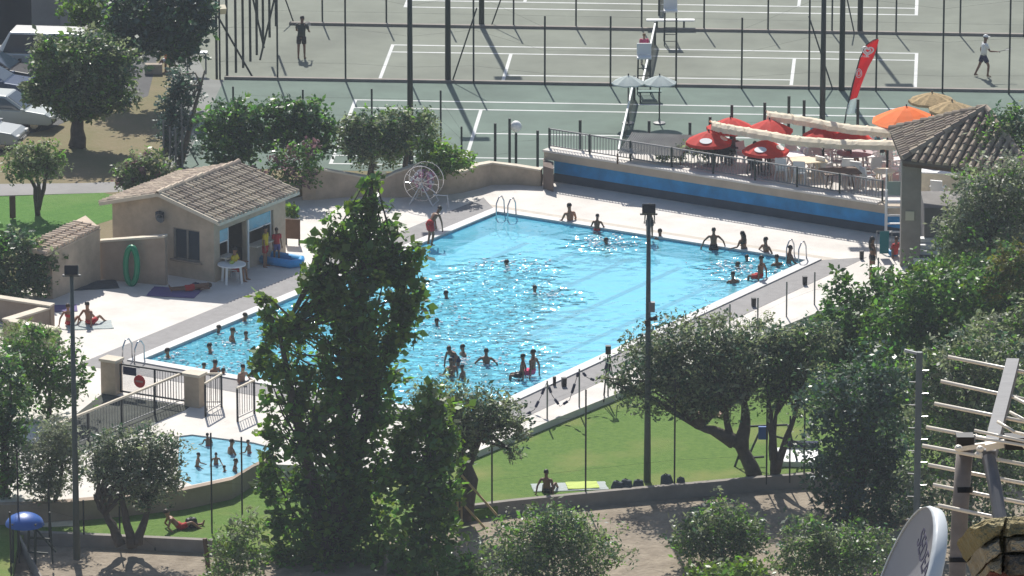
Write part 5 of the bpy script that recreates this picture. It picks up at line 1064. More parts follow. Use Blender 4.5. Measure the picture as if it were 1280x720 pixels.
car('parked_car', 'silver car cut by the left edge in front of the hatchback', P(-28, 182, GZ), R(-12), (.36,.38,.38), 4.0)
car('parked_car', 'dark blue car with shining bonnet behind the silver hatchback', P(-12, 122, GZ), R(-12), (.03,.06,.13), 4.0)
car('parked_car', 'dark car with a gleaming bonnet in front of the white van', P(-4, 106, GZ), R(-14), (.03,.03,.035), 4.0, H=1.4)
car('parked_van', 'white van with a long sunlit roof by the grey building', P(46, 92, GZ), R(172), (.72,.72,.70), 4.6, 1.8, 2.0, .16, True, 'van')
# ================================================================== PEOPLE
SKIN = [mat('skin_tan', (.30,.15,.085), .55), mat('skin_brown', (.19,.095,.055), .55), mat('skin_fair', (.42,.24,.16), .55)]
HAIR = dict(black=mat('hair_black', (.012,.01,.009), .5), brown=mat('hair_brown', (.05,.028,.015), .5), fair=mat('hair_fair', (.25,.16,.07), .5))
D = lambda *v: Vector(v).normalized()
# pose: pelvis height, torso lean (deg forward), head pitch, then R arm(upper, fore), L arm, R leg(thigh, shin), L leg; +Y is forward
POSES = dict(
 stand=(.93, 2, 0, D(.16,0,-1), D(.05,.25,-1), D(-.16,0,-1), D(-.05,.25,-1), D(.06,0,-1), D(.02,-.03,-1), D(-.06,0,-1), D(-.02,-.03,-1)),
 wade=(.93, 8, 5, D(.45,.25,-1), D(.3,.9,-.35), D(-.45,.2,-1), D(-.3,.9,-.3), D(.08,.05,-1), D(.03,-.05,-1), D(-.08,0,-1), D(-.03,-.03,-1)),
 armsout=(.93, 5, 0, D(.85,.0,-.8), D(.35,.1,-1), D(-.85,0,-.8), D(-.35,.1,-1), D(.1,0,-1), D(.03,0,-1), D(-.1,0,-1), D(-.03,0,-1)),
 bend=(.86, 48, 15, D(.15,.3,-1), D(0,.15,-1), D(-.15,.35,-1), D(0,.2,-1), D(.06,.22,-1), D(.02,-.25,-1), D(-.06,.25,-1), D(-.02,-.22,-1)),
 hip=(.93, 0, 0, D(.75,-.1,-.75), D(-.8,.25,-.5), D(-.25,.05,-1), D(-.05,.2,-1), D(.05,.05,-1), D(.02,-.05,-1), D(-.09,-.04,-1), D(-.02,-.03,-1)),
 stride=(.92, 6, 6, D(.3,.45,-.85), D(.25,1,-.05), D(-.25,-.3,-.9), D(-.05,.3,-.9), D(.08,.42,-.9), D(.02,-.1,-1), D(-.06,-.30,-.95), D(-.02,-.45,-.9)),
 ready=(.90, 10, 8, D(.3,.35,-.8), D(-.45,.85,.1), D(-.3,.35,-.8), D(.45,.85,.1), D(.14,.12,-1), D(.04,-.18,-1), D(-.14,.12,-1), D(-.04,-.16,-1)),
 edge=(.09, -6, 8, D(.35,-.25,-.9), D(.1,.05,-1), D(-.35,-.25,-.9), D(-.1,.05,-1), D(.1,1,.02), D(.03,.12,-1), D(-.1,1,.02), D(-.03,.05,-1)),
 sit=(.11, -14, 10, D(.35,-.55,-.8), D(.12,-.2,-1), D(-.35,-.55,-.8), D(-.12,-.2,-1), D(.22,.85,.5), D(.02,.75,-.66), D(-.22,.85,.5), D(-.02,.75,-.66)),
 cross=(.11, 8, 6, D(.4,.35,-.85), D(-.05,.8,-.5), D(-.4,.35,-.85), D(.05,.8,-.5), D(.75,.75,.15), D(-.85,.4,-.3), D(-.75,.75,.15), D(.85,.4,-.3)),
 recline=(.11, -48, 35, D(.3,-.35,-.75), D(.1,.6,-.6), D(-.3,-.35,-.75), D(-.1,.6,-.6), D(.1,.9,.42), D(.02,.75,-.62), D(-.08,1,.02), D(-.02,1,-.04)),
 lie=(.11, -86, 4, D(.35,-.55,-.04), D(.2,.8,-.02), D(-.35,-.55,-.04), D(-.2,.8,-.02), D(.1,1,0), D(.02,1,-.03), D(-.1,1,0), D(-.02,1,-.03)),
 work=(.93, 14, 12, D(.25,.4,-.9), D(-.15,.95,-.3), D(-.25,.4,-.9), D(.15,.95,-.3), D(.06,0,-1), D(.02,-.03,-1), D(-.06,0,-1), D(-.02,-.03,-1)),
 chair=(.50, 2, 6, D(.25,.35,-.9), D(-.2,.95,.15), D(-.25,.35,-.9), D(.2,.95,.15), D(.12,1,0), D(.03,.1,-1), D(-.12,1,0), D(-.03,.1,-1)),
)
def joints(pose):
    ph, lean, hp, *d = POSES[pose]; J = {}
    up = Vector((0, math.sin(R(lean)), math.cos(R(lean)))); hu = Vector((0, math.sin(R(lean*.45+hp)), math.cos(R(lean*.45+hp))))
    if lean < -40: hu = Vector((0, math.sin(R(lean+hp)), math.cos(R(lean+hp))))
    p = Vector((0, 0, ph)); J['pel'] = p; J['sp'] = p+up*.19; J['ch'] = p+up*.37; J['nk'] = p+up*.53; J['hd'] = J['nk']+hu*.13; J['ht'] = J['nk']+hu*.22; J['hu'] = hu; J['up'] = up
    for s, n, i in ((1, 'R', 0), (-1, 'L', 2)):
        J['sh'+n] = p+up*.44+Vector((s*.185, 0, 0)); J['el'+n] = J['sh'+n]+d[i]*.29; J['wr'+n] = J['el'+n]+d[i+1]*.25; J['fa'+n] = d[i+1]
        J['hp'+n] = p+Vector((s*.095, 0, -.03))+up*(-.02); J['kn'+n] = J['hp'+n]+d[i+4]*.43; J['an'+n] = J['kn'+n]+d[i+5]*.42
        fd = Vector((s*.15, 1, 0)).normalized() if abs(d[i+5].z) > .55 else Vector((s*.2, .35, .9)).normalized()
        J['to'+n] = J['an'+n]+fd*.16-Vector((0, 0, .03 if abs(d[i+5].z) > .55 else 0)); J['he'+n] = J['an'+n]-fd*.04-Vector((0, 0, .03))
    return J
BODY = {}
def bodymesh(pose):
    if pose in BODY: return BODY[pose]
    J = joints(pose); V = []; E_ = []; RR = []
    def v(p, r, par=None):
        V.append(tuple(p)); RR.append(r if isinstance(r, tuple) else (r, r)); i = len(V)-1
        if par is not None: E_.append((par, i))
        return i
    pel = v(J['pel'], (.145, .105)); sp = v(J['sp'], (.125, .095), pel); ch = v(J['ch'], (.15, .105), sp); nb = v(J['pel']+J['up']*.47, (.09, .075), ch); nk = v(J['nk'], (.055, .055), nb)
    hd = v(J['hd'], (.078, .095), nk); v(J['ht'], (.066, .08), hd)
    for s, n in ((1, 'R'), (-1, 'L')):
        sh = v(J['sh'+n], .058, ch); m_ = v(J['sh'+n].lerp(J['el'+n], .45), .047, sh); el = v(J['el'+n], .038, m_); fm = v(J['el'+n].lerp(J['wr'+n], .35), .038, el); wr = v(J['wr'+n], .026, fm)
        fa = J['fa'+n]; side = fa.cross(Vector((0, 0, 1)) if abs(fa.z) < .8 else Vector((0, 1, 0))).normalized(); curl = fa.cross(side).normalized()
        if curl.z > 0: curl = -curl
        pm = v(J['wr'+n]+fa*.07, (.036, .018), wr)
        for k, ln in enumerate((.075, .085, .08, .062)):
            b = J['wr'+n]+fa*.095+side*(k-1.5)*.021; f1 = v(b, .0095, pm); f2 = v(b+fa*ln*.55+curl*.012, .0085, f1); v(b+fa*ln*.9+curl*.035, .007, f2)
        t1 = v(J['wr'+n]+fa*.05+side*(-.042), .011, pm); v(J['wr'+n]+fa*.085+side*(-.062)+curl*.02, .009, t1)
        hp_ = v(J['hp'+n], .092, pel); tm = v(J['hp'+n].lerp(J['kn'+n], .5), .076, hp_); kn = v(J['kn'+n], .055, tm); cm = v(J['kn'+n].lerp(J['an'+n], .3), .054, kn); an = v(J['an'+n], .036, cm); v(J['he'+n], .032, an); v(J['to'+n], (.036, .02), an)
    me = bpy.data.meshes.new('skeleton'); me.from_pydata(V, E_, []); o = bpy.data.objects.new('skeleton', me); COL.objects.link(o)
    sk_ = o.modifiers.new('skin', 'SKIN'); sk_.use_smooth_shade = True; o.modifiers.new('sub', 'SUBSURF').levels = 1
    for i, r in enumerate(RR): me.skin_vertices[0].data[i].radius = r; me.skin_vertices[0].data[i].use_root = (i == 0)
    dg = bpy.context.evaluated_depsgraph_get(); dg.update(); ev = o.evaluated_get(dg); m2 = bpy.data.meshes.new_from_object(ev, depsgraph=dg)
    bpy.data.objects.remove(o); bpy.data.meshes.remove(me)
    # face: nose, ears, eyes, mouth on the same mesh
    fwd = Vector((0, J['hu'].z, -J['hu'].y)); c = J['hd']+J['hu']*.03; fb = MB(); rt_ = Matrix.Rotation(math.atan2(-fwd.z, fwd.y)*-1, 3, 'X')
    for q, r in ((c+fwd*.098-J['hu']*.02, (.014, .018, .024)), (c+Vector((.08, 0, -.01)), (.012, .02, .032)), (c+Vector((-.08, 0, -.01)), (.012, .02, .032))): fb.ell(q, r, 8, 5, rt_)
    fb.cur = 1
    for q, r in ((c+fwd*.086+Vector((.032, 0, 0))+J['hu']*.01, (.014, .01, .009)), (c+fwd*.086+Vector((-.032, 0, 0))+J['hu']*.01, (.014, .01, .009)), (c+fwd*.084-J['hu']*.066, (.024, .01, .006))): fb.ell(q, r, 8, 4, rt_)
    bm = bmesh.new(); bm.from_mesh(m2)
    for f in bm.faces: f.material_index = 0; f.smooth = True
    vs = [bm.verts.new(q) for q in fb.v]
    for f, mi in zip(fb.f, fb.mi): nf = bm.faces.new([vs[i] for i in f]); nf.material_index = mi; nf.smooth = True
    bm.to_mesh(m2); bm.free(); m2.name = 'body_'+pose; m2.materials.clear(); m2.materials.append(SKIN[0]); m2.materials.append(mat('face_dark', (.04,.02,.02), .4))
    BODY[pose] = (m2, J); return BODY[pose]
PART = {}
def partmesh(key, fn):
    if key not in PART: PART[key] = fn()
    return PART[key]
def person(label, q, rz, pose='stand', skin=0, hair='black', wear=(('shorts', 'navy'),), scale=1., long=False, dz=0., group=None, hat=None):
    if wear == (('shorts', 'navy'),): wear = (('shorts', random.choice(('navy', 'redc', 'blue', 'teal', 'yellow', 'black', 'pink', 'orange'))),)
    me, J = bodymesh(pose); t = thing('person', label, 'person', (q.x, q.y, q.z+dz), rz, group, scale)
    o = bpy.data.objects.new('body', me); COL.objects.link(o); o.parent = t; o.material_slots[0].link = 'OBJECT'; o.material_slots[0].material = SKIN[skin]
    hu = J['hu']; fwd = Vector((0, hu.z, -hu.y)); c = J['hd']+hu*.05
    rot = Matrix((Vector((1, 0, 0)), fwd, hu)).transposed()
    h = MB(); h.ell(c-fwd*.016+hu*.012, (.092, .106, .10), 12, 7, rot, -.25, 1.)
    if long: h.tube([c-fwd*.07, c-fwd*.115-hu*.12, c-fwd*.13-hu*.30-J['up']*.05], [(.085, .05), (.09, .04), (.06, .02)], 10)
    h.build('hair', HAIR[hair], t, smooth=True)
    if hat: 
        h = MB(); h.ell(c-fwd*.01+hu*.035, (.10, .115, .10), 12, 6, rot, 0., 1.); h.ell(c+fwd*.12+hu*.05, (.075, .08, .012), 10, 4, rot); h.build('cap', M[hat], t, smooth=True)
    for kind, m in wear:
        b = MB()
        if kind in ('shorts', 'briefs', 'trousers'):
            b.tube([J['pel']+J['up']*.10, J['pel']+J['up']*.02, J['pel']-J['up']*.07], [(.155, .118), (.168, .125), (.15, .115)], 14)
            for n in 'RL':
                f = dict(shorts=.62, briefs=.18, trousers=.5)[kind]; e = J['hp'+n].lerp(J['kn'+n], f); b.tube([J['hp'+n]+(J['hp'+n]-J['kn'+n])*.05, e], [.105, .098 if kind != 'briefs' else .09], 12)
                if kind == 'trousers': b.tube([e, J['kn'+n], J['an'+n]], [.09, .075, .06], 12)
        elif kind == 'top': b.tube([J['ch']+J['up']*.03, J['ch']-J['up']*.09], [(.165, .122), (.158, .118)], 14, False)
        elif kind == 'shirt':
            b.tube([J['pel']+J['up']*.0, J['sp'], J['ch']+J['up']*.02, J['pel']+J['up']*.49], [(.168, .13), (.155, .12), (.18, .13), (.10, .09)], 14)
            for n in 'RL': b.tube([J['sh'+n]-Vector((.05*(1 if n == 'R' else -1), 0, 0)), J['sh'+n], J['sh'+n].lerp(J['el'+n], .6)], [.075, .074, .062], 10)
        b.build({'shorts': 'shorts', 'briefs': 'briefs', 'trousers': 'trousers', 'top': 'bikini_top', 'shirt': 'shirt'}[kind], M[m], t, smooth=True)
    return t
AWAY, TOWARD, LEFT_, RIGHT_ = 0., math.pi, math.pi/2, -math.pi/2
BIK = lambda c: (('briefs', c), ('top', c)); SH = lambda c: (('shorts', c),)
WL = -.06
def bather(label, px, py, rz, pose='wade', depth=1.0, **k):
    """px, py: where the figure meets the water surface; depth: how much of it is under water"""
    q = P(px, py, WL); return person(label, q, rz, pose, dz=-depth*k.get('scale', 1.), **k)
# far edge of the big pool
bather('broad bather standing waist deep at the far pool edge, nearest the corner ladder', 713, 279, .5, 'wade', .98, skin=0, wear=SH('navy'), scale=1.08)
bather('child standing waist deep beside the broad bather at far edge', 746, 288, -.3, 'wade', .95, skin=1, wear=SH('redc'), scale=.85)
person('diver bending forward at the edge of the pool near the wire reel', P(537.5, 305, .06), -.9, 'bend', 1, 'black', SH('navy'), 1.0)
person('slim person standing on the far pool edge behind the floodlight head', P(812, 297, .06), AWAY, 'stand', 1, 'black', SH('black'), .8)
bather('bather with only head and shoulders out, right of the tall floodlight', 826, 299, .4, 'wade', 1.32, skin=1)
bather('swimmer in a ring of splashes left of the tall floodlight', 760, 305, 1.0, 'wade', 1.48, skin=1)
bather('man standing at the far edge with arms braced out', 892, 312, AWAY, 'armsout', .80, skin=1, wear=SH('black'), scale=.95)
bather('long haired woman standing hip deep at the far edge', 930, 314, .9, 'wade', .88, skin=1, hair='black', wear=BIK('black'), scale=.95, long=True)
bather('bather with raised elbows chest deep, right of the long haired woman', 958, 318, 2.2, 'armsout', 1.02, skin=1)
bather('bather holding on beside the right ladder, chest deep', 985, 328, -1.2, 'wade', 1.05, skin=1)
bather('dark haired bather neck deep just left of the right ladder', 972, 332, .4, 'wade', 1.30, skin=1)
person('bather sitting on the right pool edge with legs in the water', UV(0, 0) and P(950, 347, .06), HA+math.pi/2, 'edge', 1, 'black', SH('navy'), 1.0)
bather('small head bobbing between the far group of bathers', 935, 326, .6, 'wade', 1.48, skin=1, scale=.9)
bather('swimmer amid white splashes left of the person sitting on the edge', 925, 336, 1.4, 'wade', 1.45, skin=1)
bather('bather with head and shoulders out near the right pool edge', 917, 354, .3, 'wade', 1.28, skin=1, hair='black')
bather('lone dark head in the middle of the big pool', 669, 367, .2, 'wade', 1.42, skin=1)
bather('swimmer half hidden by glitter left of the pool middle', 636, 332, 1.3, 'wade', 1.5, skin=0)
bather('lone dark head right beside the poplar crown', 548, 407, .8, 'wade', 1.44, skin=1, scale=.95)
bather('bather bending over the water near the front edge behind the poplar', 570, 456, 2.6, 'bend', .62, skin=1, hair='brown', wear=BIK('navy'))
bather('bather neck deep right of the bending bather', 581, 444, 2.0, 'wade', 1.30, skin=1)
bather('bather chest deep in the front corner, left in shadow of leaves', 565, 470, .5, 'wade', 1.05, skin=1)
bather('small bather in the front corner just above the olive crown', 580, 473, 1.2, 'wade', 1.12, skin=1, scale=.85)
bather('bather with arms spread on the water near the front edge', 608, 455, 3.0, 'armsout', 1.12, skin=1)
person('bather sitting on the front pool edge stretching an arm, left of two', P(652, 470, .06), HA+math.pi/2+.4, 'edge', 1, 'black', SH('black'), .95)
person('bather sitting upright on the front pool edge, right of two', P(665, 467, .06), HA+math.pi/2, 'edge', 1, 'black', SH('navy'), 1.05)
# shallow left end
for x, y, d_, sc_2, lab in ((304, 401, 1.4, 1, 'head nearest the deck on the left shallow end of the pool'), (271, 416, 1.42, .95, 'head left of the larger dark head in the shallow end'), (288, 426, 1.25, 1.05, 'larger dark head with shoulders in the shallow end'), (309, 424, 1.4, .9, 'head nearest to the poplar leaves in the shallow end'),
                      (265, 440, 1.38, 1, 'single head in the calm middle of the shallow end'), (253, 463, 1.4, .85, 'small head behind the right gate pillar in the pool'), (267, 469, 1.12, 1, 'bather chest deep behind the barred railing panels'), (280, 470, 1.36, .9, 'dark head right of the chest deep bather by the railings'), (302, 479, .95, .95, 'fair skinned bather standing at the near edge left of the poplar')):
    bather(lab, x, y, random.uniform(0, 6), 'wade', d_, skin=2 if 'fair' in lab else random.choice((0, 1, 1)), hair=random.choice(('black', 'brown', 'black')), scale=sc_2)
# paddling pool
for x, y, d_, s_, lab in ((260, 557, .55, .62, 'child standing at the far side of the paddling pool'), (287, 567, .35, .95, 'adult sitting in the paddling pool with upper body out'), (270, 580, .6, .6, 'small child in the paddling pool behind the slim posts'), (292, 588, .4, .85, 'adult crouching at the near rim of the paddling pool, right one'), (282, 589, .6, .6, 'child beside the crouching adult in the paddling pool'), (246, 583, .5, .7, 'child at the left end of the paddling pool by the olive leaves'), (312, 566, .5, .65, 'child at the right end of the paddling pool by the poplar')):
    q = P(x, y, -.05); adult = 'adult' in lab
    person(lab, q, random.uniform(0, 6), 'cross' if adult else 'wade', random.choice((0, 1)), random.choice(('black', 'brown')), SH(random.choice(('navy', 'redc', 'black'))), s_, dz=(-.34 if adult else -.62*s_/.62))
bather('swimmer in the glitter between the poplar and the lone dark head', 560, 372, 1.0, 'wade', 1.46, skin=1)
bather('swimmer close to the left ladder in the shallow end', 212, 446, 2.0, 'wade', 1.38, skin=0)
bather('bather at the front edge just behind the railing panels, nearest the poplar', 318, 470, 1.0, 'wade', 1.25, skin=1)
bather('bather seen between poplar leaves in the shallow end', 335, 445, 2.0, 'wade', 1.3, skin=1)
bather('bather by the deck edge close to the house side of the shallow end', 330, 398, 2.0, 'wade', 1.42, skin=1)
# deck
person('sunbather sitting on the deck, left one of the couple, leaning on hands', P(87, 406, .03), -.35, 'sit', 0, 'brown', BIK('redc'), .95, long=False)
person('sunbather sitting on the deck, right one of the couple', P(112, 405, .03), -.6, 'sit', 0, 'black', SH('redc'), 1.0)
person('person lying in the shade below the house window', P(240, 362, .05), 1.75, 'lie', 1, 'brown', SH('navy'), .95)
person('woman with hand on hip standing on the deck behind the laurel', P(1090, 350, 0), RIGHT_+.3, 'hip', 1, 'black', BIK('black'), 1.0, long=True)
person('person in red sitting in the shade beside the teal towel', P(1118, 320, 0), AWAY+.6, 'sit', 1, 'brown', (('shorts', 'blue'), ('shirt', 'redc')), .9)
person('lifeguard in a yellow shirt sitting behind the white round table', HP(.42, .75, 0), HA+RIGHT_+.2, 'chair', 0, 'black', (('shorts', 'redc'), ('shirt', 'yellow')), 1.0)
chair('white chair under the lifeguard behind the round table', HP(.40, .75, 0), HA+RIGHT_+.2+math.pi, 'coping', None)
person('lifeguard in a yellow shirt standing at the right window of the pool house', HP(.40, 2.95, 0), HA+RIGHT_+.3, 'stand', 0, 'black', (('shorts', 'redc'), ('shirt', 'yellow')), .95)
person('person in red leaning at the right window beside the yellow lifeguard', HP(.40, 3.75, 0), HA+RIGHT_-.5, 'stand', 1, 'brown', (('shorts', 'purple'), ('shirt', 'redc')), .8)
person('guest in white sitting at the round mauve table', P(1058, 210, TZ), -1.2, 'chair', 0, 'brown', (('shorts', 'navy'), ('shirt', 'whitef')), 1.0)
person('guest in teal sitting at the white round table near the tile roof', P(1096, 201, TZ), -1.4, 'chair', 0, 'black', (('shorts', 'black'), ('shirt', 'teal')), 1.0)
person('guest in blue standing under the rear awning', P(1020, 199, TZ), 2.8, 'stand', 1, 'black', (('shorts', 'black'), ('shirt', 'bluel')), .95)
person('person passing at the corner of the garden wall in pale shirt', P(46, 365, 0), AWAY+.4, 'stand', 2, 'brown', (('trousers', 'navy'), ('shirt', 'coping')), 1.0)
# terrace
person('drinker in dark clothes sitting at the terrace table, seen from behind', P(943, 216, TZ), -.3, 'chair', 1, 'black', (('trousers', 'black'), ('shirt', 'black')), 1.0)
chair('dark chair under the seated drinker', P(943, 216, TZ)+Vector((0, -.02, 0)), -.3+math.pi, 'black', None)
person('guest in a dark shirt sitting under the left red parasol', P(902, 206, TZ), .3, 'chair', 1, 'black', (('trousers', 'black'), ('shirt', 'dark')), 1.05)
chair('dark chair under the guest at the left red parasol', P(902, 206, TZ)+Vector((0, -.02, 0)), .3+math.pi, 'black', None)
person('guest in grey sitting right of the dark shirted guest', P(918, 203, TZ), 2.6, 'chair', 0, 'brown', (('trousers', 'grey'), ('shirt', 'grey')), .95)
# lawns
person('sunbather reclining on the lower lawn beside a black bag', P(224, 661, -.6), RIGHT_+.25, 'recline', 0, 'brown', SH('redc'), 1.0)
person('dark figure sitting on the lawn with back to the gravel', P(684, 616, -.25), -.3, 'sit', 1, 'black', SH('black'), .98)
person('child lying on the grass under the big olive crown', P(888, 520, -.25), 1.4, 'lie', 2, 'fair', SH('purple'), .85)
# tennis
def racket(label, q, rz, tilt):
    t = thing('tennis_racket', label, 'racket', q, rz); rot = Matrix.Rotation(tilt, 3, 'X'); w = MB(); w.tube([rot @ Vector((0, 0, 0)), rot @ Vector((0, .32, 0))], .014, 6); w.build('handle', M['black'], t)
    w = MB(); w.tube([rot @ Vector((math.sin(a)*.12, .48+math.cos(a)*.16, 0)) for a in [2*math.pi*k/18 for k in range(19)]], .011, 6); fr_2 = w.build('frame', M['grey'], t)
    w = MB(); 
    for k in range(-3, 4): w.tube([rot @ Vector((k*.03, .34, 0)), rot @ Vector((k*.03, .62, 0))], .002, 3, False); w.tube([rot @ Vector((-.11, .48+k*.04, 0)), rot @ Vector((.11, .48+k*.04, 0))], .002, 3, False)
    w.build('strings', M['white'], fr_2)
lt = P(377, 73, CZ); person('tennis player in dark clothes on the far left court, seen from behind', lt, -.2, 'work', 1, 'black', (('shorts', 'black'), ('shirt', 'darkg')), 1.12)
rq = P(1229, 96, CZ); person('tennis player in white shirt and cap walking on the right', rq, RIGHT_+.25, 'stride', 1, 'brown', (('shorts', 'navy'), ('shirt', 'white')), 1.10, hat='white')
J = joints('stride'); hw = Matrix.Translation(rq) @ Matrix.Rotation(RIGHT_+.25, 4, 'Z') @ (J['wrR']*1.1+J['faR']*.09); racket('racket held by the white shirted tennis player', hw, RIGHT_+.25, R(10))
J = joints('work'); hw = Matrix.Translation(lt) @ Matrix.Rotation(-.2, 4, 'Z') @ (J['wrR']*1.12+J['faR']*.09); racket('racket held by the dark clothed tennis player', hw, .2, R(30))
person('child in a pink shirt standing at the net of the middle court', P(805, 80, CZ), TOWARD, 'stand', 2, 'fair', (('trousers', 'coping'), ('shirt', 'pink')), .82)
person('person in orange sitting on the seat in the shade of the spreading tree', P(210, 88, GZ), TOWARD-.5, 'chair', 0, 'brown', (('shorts', 'white'), ('shirt', 'orange')), 1.0)
chair('brown chair under the person in orange', P(210, 88, GZ), -.5, 'brownwood', None)
# ================================================================== THE ROOF AT THE CAMERA: aerial, dish, ridge stones
AD_ = 13.5; s0 = FOC/AD_
def A(px, py, d=AD_): return PD(px, py, d)
# aerial mast
bot = A(1193, 900, AD_); top = A(1207, 548, AD_)
am = thing('aerial_mast', 'grey steel mast carrying the television aerial', 'mast', bot)
w = MB(); w.tube([bot, A(1196, 730), A(1200, 640), top], .0175, 14); w.build('pole', mat('dull_steel', (.21,.185,.17), .6, .18, 20), am, world=True, smooth=True)
MB().tube([A(1198, 697), A(1198, 703)], .0195, 14).build('band', M['black'], am, world=True); MB().tube([A(1204, 609), A(1204, 616)], .0195, 14).build('band', M['black'], am, world=True); MB().tube([A(1207, 553), A(1207.5, 543)], .020, 14).build('cap', M['grey'], am, world=True)
ae = thing('television_aerial', 'grey yagi television aerial with long bright rods on the mast', 'aerial', top)
b0, b1 = A(1266, 455, AD_+1.05), A(1236, 572, AD_-.05)
alu = mat('bright_aluminium', (.80,.72,.60), .35, spec=.7); dull = mat('dull_aluminium', (.17,.17,.175), .6, .12, 30)
MB().beam(b0, b1, .028, .026).build('boom', dull, ae, world=True)
strut = MB(); strut.tube([b1, A(1244, 610, AD_-.1), A(1251, 655, AD_-.15)], .0145, 10); strut.build('strut', dull, ae, world=True)
rods = [((1185, 446), (1345, 478)), ((1176, 476.5), (1340, 512)), ((1168, 504.5), (1335, 538)), ((1158, 534), (1330, 567)), ((1153, 557), (1330, 590))]
for i, (p0, p1) in enumerate(rods):
    f = (p0[1]+17-455)/(572-455); dd = AD_+1.05-1.1*max(0, min(1, f)); w = MB(); w.tube([A(*p0, dd+.03), A(*p1, dd-.03)], .0043, 8); w.build('element', alu, ae, world=True, smooth=True)
for p0, p1, dd in (((1160, 581), (1345, 617), AD_-.06), ((1166, 606), (1345, 642), AD_-.10), ((1172, 631.5), (1345, 668), AD_-.14)):
    w = MB(); w.tube([A(*p0, dd+.10), A(*p1, dd+.10)], .0043, 8); w.build('reflector_rod', alu, ae, world=True, smooth=True)
for p0, p1 in (((1218, 538), (1300, 556)), ((1220, 547), (1300, 560)), ((1247, 527), (1268, 540)), ((1268, 540), (1300, 548)), ((1268, 497), (1300, 514)), ((1262, 515), (1300, 535))):
    w = MB(); w.tube([A(*p0, AD_-.12), A(*p1, AD_-.15)], .0034, 8); w.build('dipole_rod', alu, ae, world=True, smooth=True)
cl = MB(); cl.beam(A(1196, 561, AD_-.04), A(1262, 552, AD_-.04), .010, .010); cl.beam(A(1232, 559, AD_-.06), A(1262, 553, AD_-.06), .014, .014); cl.build('clamp_arm', alu, ae, world=True)
MB().box(A(1206, 551, AD_-.03), (.036, .035, .026)).build('clamp', M['dark'], ae, world=True); MB().box(A(1268, 552, AD_-.08), (.04, .035, .026)).build('junction_box', M['dark'], ae, world=True)
for x, y in ((1198, 560), (1225, 561), (1223, 568), (1282, 557)): MB().ell(A(x, y, AD_-.09), (.009, .009, .007), 8, 5).build('wing_nut', alu, ae, world=True)
# satellite dish, seen obliquely from the front left
DD = 11.5; sc = FOC/DD
dc = PD(1123, 748, DD); ds = thing('satellite_dish', 'grey satellite dish with dark lettering at the bottom edge', 'satellite dish', dc)
nrm = Vector((-.935, -.075, .345)).normalized()          # the face looks left towards us
upv = Vector((.3, 0, 1)); upv = (upv-nrm*upv.dot(nrm)).normalized(); rt2 = upv.cross(nrm).normalized()
RX, RY = .168, .168
def dpt(a, r, dz=0.): 
    return dc+rt2*math.cos(a)*RX*r+upv*math.sin(a)*RY*r-nrm*(.028*(1-r*r)-dz)
mb = MB(); vs = []; N1, N2 = 40, 8
for off in (0, -.004):
    vs.append(dpt(0, 0, off))
    for j in range(1, N2+1):
        for k in range(N1): vs.append(dpt(2*math.pi*k/N1, j/N2, off))
h_ = 1+N1*N2; fs = []
for b, fl_2 in ((0, 0), (h_, 1)):
    for k in range(N1):
        f = (b, b+1+k, b+1+(k+1) % N1); fs.append(f if not fl_2 else f[::-1])
    for j in range(N2-1):
        for k in range(N1):
            a_ = b+1+j*N1; f = (a_+k, a_+N1+k, a_+N1+(k+1) % N1, a_+(k+1) % N1); fs.append(f if not fl_2 else f[::-1])
mb.add(vs, fs); dish = mb.build('reflector', mat('dish_grey', (.33,.33,.35), .55, .06, 8, spec=.35), ds, world=True, smooth=True)
rimb = MB(); rv = []
prof2 = [(1.0, .002), (1.005, .004), (1.03, -.004), (1.03, -.020), (1.0, -.024)]
for k in range(N1+1):
    a_ = 2*math.pi*k/N1
    for r_, z_ in prof2: rv.append(dc+rt2*math.cos(a_)*RX*r_+upv*math.sin(a_)*RY*r_+nrm*z_)
rimb.add(rv, [(k*5+j, k*5+j+1, (k+1)*5+j+1, (k+1)*5+j) for k in range(N1) for j in range(4)]); rimb.build('rim', mat('rim_light', (.62,.65,.66), .4, .06, 8), ds, world=True, smooth=True)
cu = bpy.data.curves.new('lettering', 'FONT'); cu.body = 'SEDEA'; cu.size = .052; cu.extrude = .0006; cu.align_x = 'CENTER'; cu.align_y = 'CENTER'
fo = bpy.data.objects.new('lettering', cu); COL.objects.link(fo); dgx = bpy.context.evaluated_depsgraph_get(); dgx.update()
fm_ = bpy.data.meshes.new_from_object(fo.evaluated_get(dgx)); bpy.data.objects.remove(fo); fm_.materials.clear(); fm_.materials.append(mat('letter_dark', (.05,.05,.09), .6))
lo = link('lettering', fm_, dish); LETTER = lo
arm_ = MB(); arm_.tube([dc-nrm*.03, dc-nrm*.12-upv*.05, Vector((dc-nrm*.12)[:])-Vector((0, 0, .55))], .016, 8); arm_.build('mount_arm', M['grey'], ds, world=True, smooth=True)
